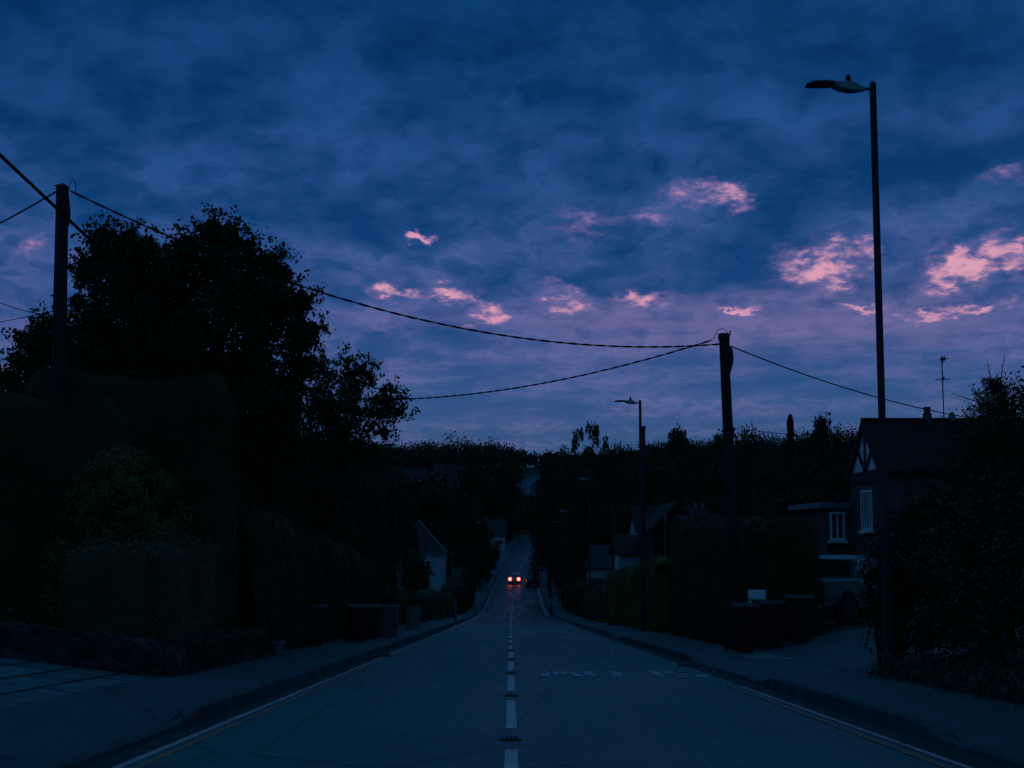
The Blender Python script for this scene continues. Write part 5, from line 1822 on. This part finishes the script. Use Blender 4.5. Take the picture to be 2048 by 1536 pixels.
# ------------------------------------------------------------------ trees further off
def make_far_tree(seed, kind):
    rng = rg(seed)
    root = empty('dark_tree', (0, 0, 0), 'dark tree', 'tree')
    H = 10.0
    cl = []
    if kind == 'round':
        for i in range(105):
            d = rng.normal(size=3); d /= np.linalg.norm(d); k = rng.uniform(.2, 1)
            cl.append((d[0] * 3.2 * k, d[1] * 3.2 * k, 6.0 + d[2] * 3.3 * k, rng.uniform(.8, 1.2)))
        for i in range(12):
            a = rng.uniform(0, 6.28); cl.append((math.cos(a) * 2.6, math.sin(a) * 2.6, rng.uniform(1.2, 4), rng.uniform(.9, 1.3)))
        v = crown_verts(cl, 130, .30, rng, 0, .8, center=(0, 0, 5), jit=.05)
    elif kind == 'tall':
        for i in range(50):
            t = rng.uniform(0, 1); r = 2.3 * math.sin(math.pi * (.15 + .8 * t)) ** .8
            a = rng.uniform(0, 6.28); k = rng.uniform(.4, 1)
            cl.append((math.cos(a) * r * k, math.sin(a) * r * k, 1.5 + 8 * t, rng.uniform(.75, 1.2)))
        v = crown_verts(cl, 250, .30, rng, 0, .8, center=(0, 0, 4), jit=.05)
    elif kind == 'open':
        for i in range(26):
            d = rng.normal(size=3); d /= np.linalg.norm(d)
            cl.append((d[0] * 3.6, d[1] * 3.0, 7.2 + d[2] * 2.5, rng.uniform(.45, .85)))
        for i in range(14):
            a = rng.uniform(0, 6.28); cl.append((math.cos(a) * 2.2, math.sin(a) * 2.2, rng.uniform(1, 5), rng.uniform(.9, 1.3)))
        v = crown_verts(cl, 110, .34, rng, 0, .6, center=(0, 0, 5), jit=.05)
    else:  # conifer
        for i in range(120):
            t = rng.uniform(0, 1); r = 1.7 * (1 - t) + .1
            a = rng.uniform(0, 6.28)
            cl.append((math.cos(a) * r, math.sin(a) * r, .8 + 9 * t, .35 + .5 * (1 - t)))
        v = crown_verts(cl, 90, .28, rng, 0, .5, center=(0, 0, 2), jit=.05)
    mesh_np('crown', v, faces_for(len(v)), M['far_leaf'], root)
    limbs = [c[:3] for c in cl[:7]]
    trunk_mb((0, 0, 0), (0, 0, 6.5), .26, limbs, rng).build('trunk', M['bark'], root)
    return root
proto = {k: [make_far_tree(100 + 7 * i + j, k) for j in range(n)] for i, (k, n) in enumerate((('round', 3), ('tall', 2), ('open', 1), ('conifer', 2)))}
used = set()
cnt = [0]
GL = 'dark trees standing about the valley'
def far_tree(px, pytop, Y, wpx, kind, label, group=GL, pale=False):
    """tree at distance Y whose top stands at picture height pytop"""
    p = P(px, pytop, Y)
    z = gz(p.x, Y)
    if abs(p.x - xr(Y)) > 60 and Y <= 330: z += min(40, (abs(p.x - xr(Y)) - 60) * .05) * (1 if p.x > 0 else .6)
    h = max(2.5, p.z - z) * 1.07
    lst = proto[kind]
    o = lst[cnt[0] % len(lst)]
    cnt[0] += 1
    if o.name in used: o = copy_tree(o)
    else: used.add(o.name)
    w0 = {'round': 7.2, 'tall': 5.0, 'open': 8.2, 'conifer': 4.0}[kind]
    sx = wpx * Y / F / w0
    o.location = (p.x, Y, z - .1)
    o.scale = (sx, sx, h / 10.1)
    o.rotation_euler = (0, 0, random.uniform(0, 6.28) if kind != 'open' else 0)
    tag(o, label, 'tree', group)
    return o
sky_trees = [
    (1112, 897, 210, 46, 'round', 'rounded tree at the right lip of the skyline notch'),
    (1180, 864, 230, 86, 'open', 'open-crowned skyline tree with sky showing through its branches'),
    (1228, 886, 235, 56, 'round', 'small round tree on the skyline just right of the open-crowned tree'),
    (1262, 900, 240, 46, 'round', 'low round tree on the skyline left of the second lamp post'),
    (1312, 888, 200, 60, 'round', 'low tree on the skyline just right of the second lamp post'),
    (1357, 866, 190, 54, 'tall', 'bushy upright skyline tree midway between second lamp and right pole'),
    (1402, 880, 180, 70, 'round', 'broad dark tree left of the right telegraph pole'),
    (1440, 864, 170, 62, 'round', 'dark domed tree touching the left side of the right telegraph pole'),
    (1490, 849, 150, 66, 'round', 'tallest round tree just right of the right telegraph pole'),
    (1535, 878, 160, 56, 'round', 'low rounded tree under the thin cable right of the pole'),
    (1580, 847, 150, 44, 'conifer', 'thin pointed conifer on the skyline between pole and gabled house'),
    (1610, 866, 155, 50, 'round', 'round tree right beside the thin pointed conifer'),
    (1648, 858, 150, 54, 'tall', 'upright tree on the skyline left of the gabled house'),
    (1690, 864, 140, 56, 'round', 'round dark tree touching the roof edge of the gabled house'),
]
for a in sky_trees:
    a = list(a)
    a[3] *= {'round': 1.9, 'tall': 1.6, 'open': 1.15, 'conifer': 1.25}[a[4]]
    far_tree(*a, group='trees along the right-hand skyline')
random.seed(21)
mass_r = [(1100, 950, 170, 70), (1140, 1000, 150, 60), (1135, 930, 200, 80), (1190, 960, 175, 90), (1250, 950, 170, 90), (1310, 940, 150, 90), (1360, 950, 140, 90), (1420, 940, 130, 100), (1500, 930, 115, 110), (1560, 930, 110, 110), (1620, 930, 105, 110), (1680, 940, 100, 110), (1150, 1035, 130, 60),
          (1215, 1000, 140, 70), (1280, 990, 125, 70), (1440, 990, 95, 90), (1540, 980, 80, 110), (1590, 985, 72, 110), (1660, 985, 80, 90), (1062, 1022, 350, 30), (1080, 1008, 362, 44), (1098, 1000, 352, 60), (1040, 1016, 374, 30), (1074, 1018, 405, 34), (1110, 960, 300, 70), (1128, 1075, 225, 50), (1135, 1080, 180, 60), (1160, 1085, 148, 50)]
for px, py, Y, w in mass_r:
    far_tree(px, py, Y, w * 1.35, random.choice(['round', 'round', 'tall']), 'dark tree in the unlit mass of trees right of the road', 'trees in the dark mass right of the road')
mass_l = [(660, 900, 60, 150), (720, 930, 70, 130), (780, 940, 82, 110), (735, 1010, 75, 100), (850, 960, 215, 130), (900, 970, 225, 110), (800, 985, 200, 90), (940, 1020, 200, 80), (955, 1050, 210, 60), (975, 1062, 232, 50), (960, 1090, 190, 50), (836, 1104, 97, 66), (824, 1066, 104, 40), (938, 1120, 150, 34), (930, 1000, 260, 90), (985, 960, 330, 80), (1010, 940, 400, 70), (945, 930, 420, 80),
          (1020, 1000, 330, 34), (540, 890, 48, 160), (610, 960, 50, 150), (1015, 925, 460, 60), (700, 985, 60, 120), (500, 800, 40, 230), (580, 815, 47, 210), (640, 850, 54, 190), (545, 830, 36, 160), (450, 900, 38, 150)]
for px, py, Y, w in mass_l:
    far_tree(px, py, Y, w, random.choice(['round', 'round', 'tall']), 'dark tree in the unlit mass of trees left of the road', 'trees in the dark mass left of the road')
for k in proto:
    for o in proto[k]:
        if o.name not in used:
            for c in [q for q in scene.objects if q.parent == o]: bpy.data.objects.remove(c)
            bpy.data.objects.remove(o)

# hillside wood: one mass nobody could count
def hill_wood():
    rng = rg(200)
    cl = []
    for i in range(2600):
        Y = rng.uniform(300, 760)
        px = rng.uniform(300, 2300)
        x = (px - 1024) / F * Y
        off = x - xr(Y)
        if -5.5 < off < 5.5: continue
        if off > 0 and off < 15 and 420 < Y < 600: pass
        z = gz(x, Y)
        if abs(off) > 40: z += 3.5 * math.sin(off * .011 + Y * .007) * min(1, (abs(off) - 40) / 120)
        h = rng.uniform(5, 8.5) * (1.0 if Y > 560 else .8)
        if Y > 560 and px < 1065: h += 5.0 * min(1, (1065 - px) / 60)
        if Y > 470 and px > 1200: h += min(1.15, (px - 1200) / 470) * 7.5 * Y / 500 * rng.uniform(.75, 1.1)
        if 430 < Y < 530 and -14 < off < 5: h *= .35
        # keep the houses on the hill in view
        if Y < 545 and 800 < px < 935 and Y > 420: h *= .45
        if 340 < Y < 385 and 945 < px < 1000: continue
        r = h * rng.uniform(.36, .5)
        if h > 9: cl.append((x, Y + 1, z + h * .62, r)); cl.append((x + 1.5, Y - 1, z + h * .25, r))
        cl.append((x, Y, z + h - r, r)); cl.append((x + rng.normal() * r * .5, Y + rng.normal(), z + h * .4, r * .95))
        for _ in range(2):
            cl.append((x + rng.normal() * r * .7, Y + rng.normal() * r * .6, z + h - r + rng.normal() * r * .5, r * .55))
    v = crown_verts(cl, 46, .95, rng, ratio=.75, jit=.04)
    loc = (0, 500, 15)
    o = mesh_np('hillside_wood', v - np.array(loc), faces_for(len(v)), M['far_leaf'], loc=loc)
    tag(o, 'dense dark wood covering the far hillside below the sky', 'wood', kind='stuff')
hill_wood()

# ------------------------------------------------------------------ render settings
scene.render.engine = 'CYCLES'
scene.cycles.use_denoising = False
scene.cycles.max_bounces = 5
scene.cycles.diffuse_bounces = 3
scene.cycles.glossy_bounces = 3
scene.cycles.sample_clamp_indirect = 4
scene.view_settings.view_transform = 'Standard'
scene.view_settings.look = 'None'
scene.view_settings.exposure = 0
scene.view_settings.gamma = 1
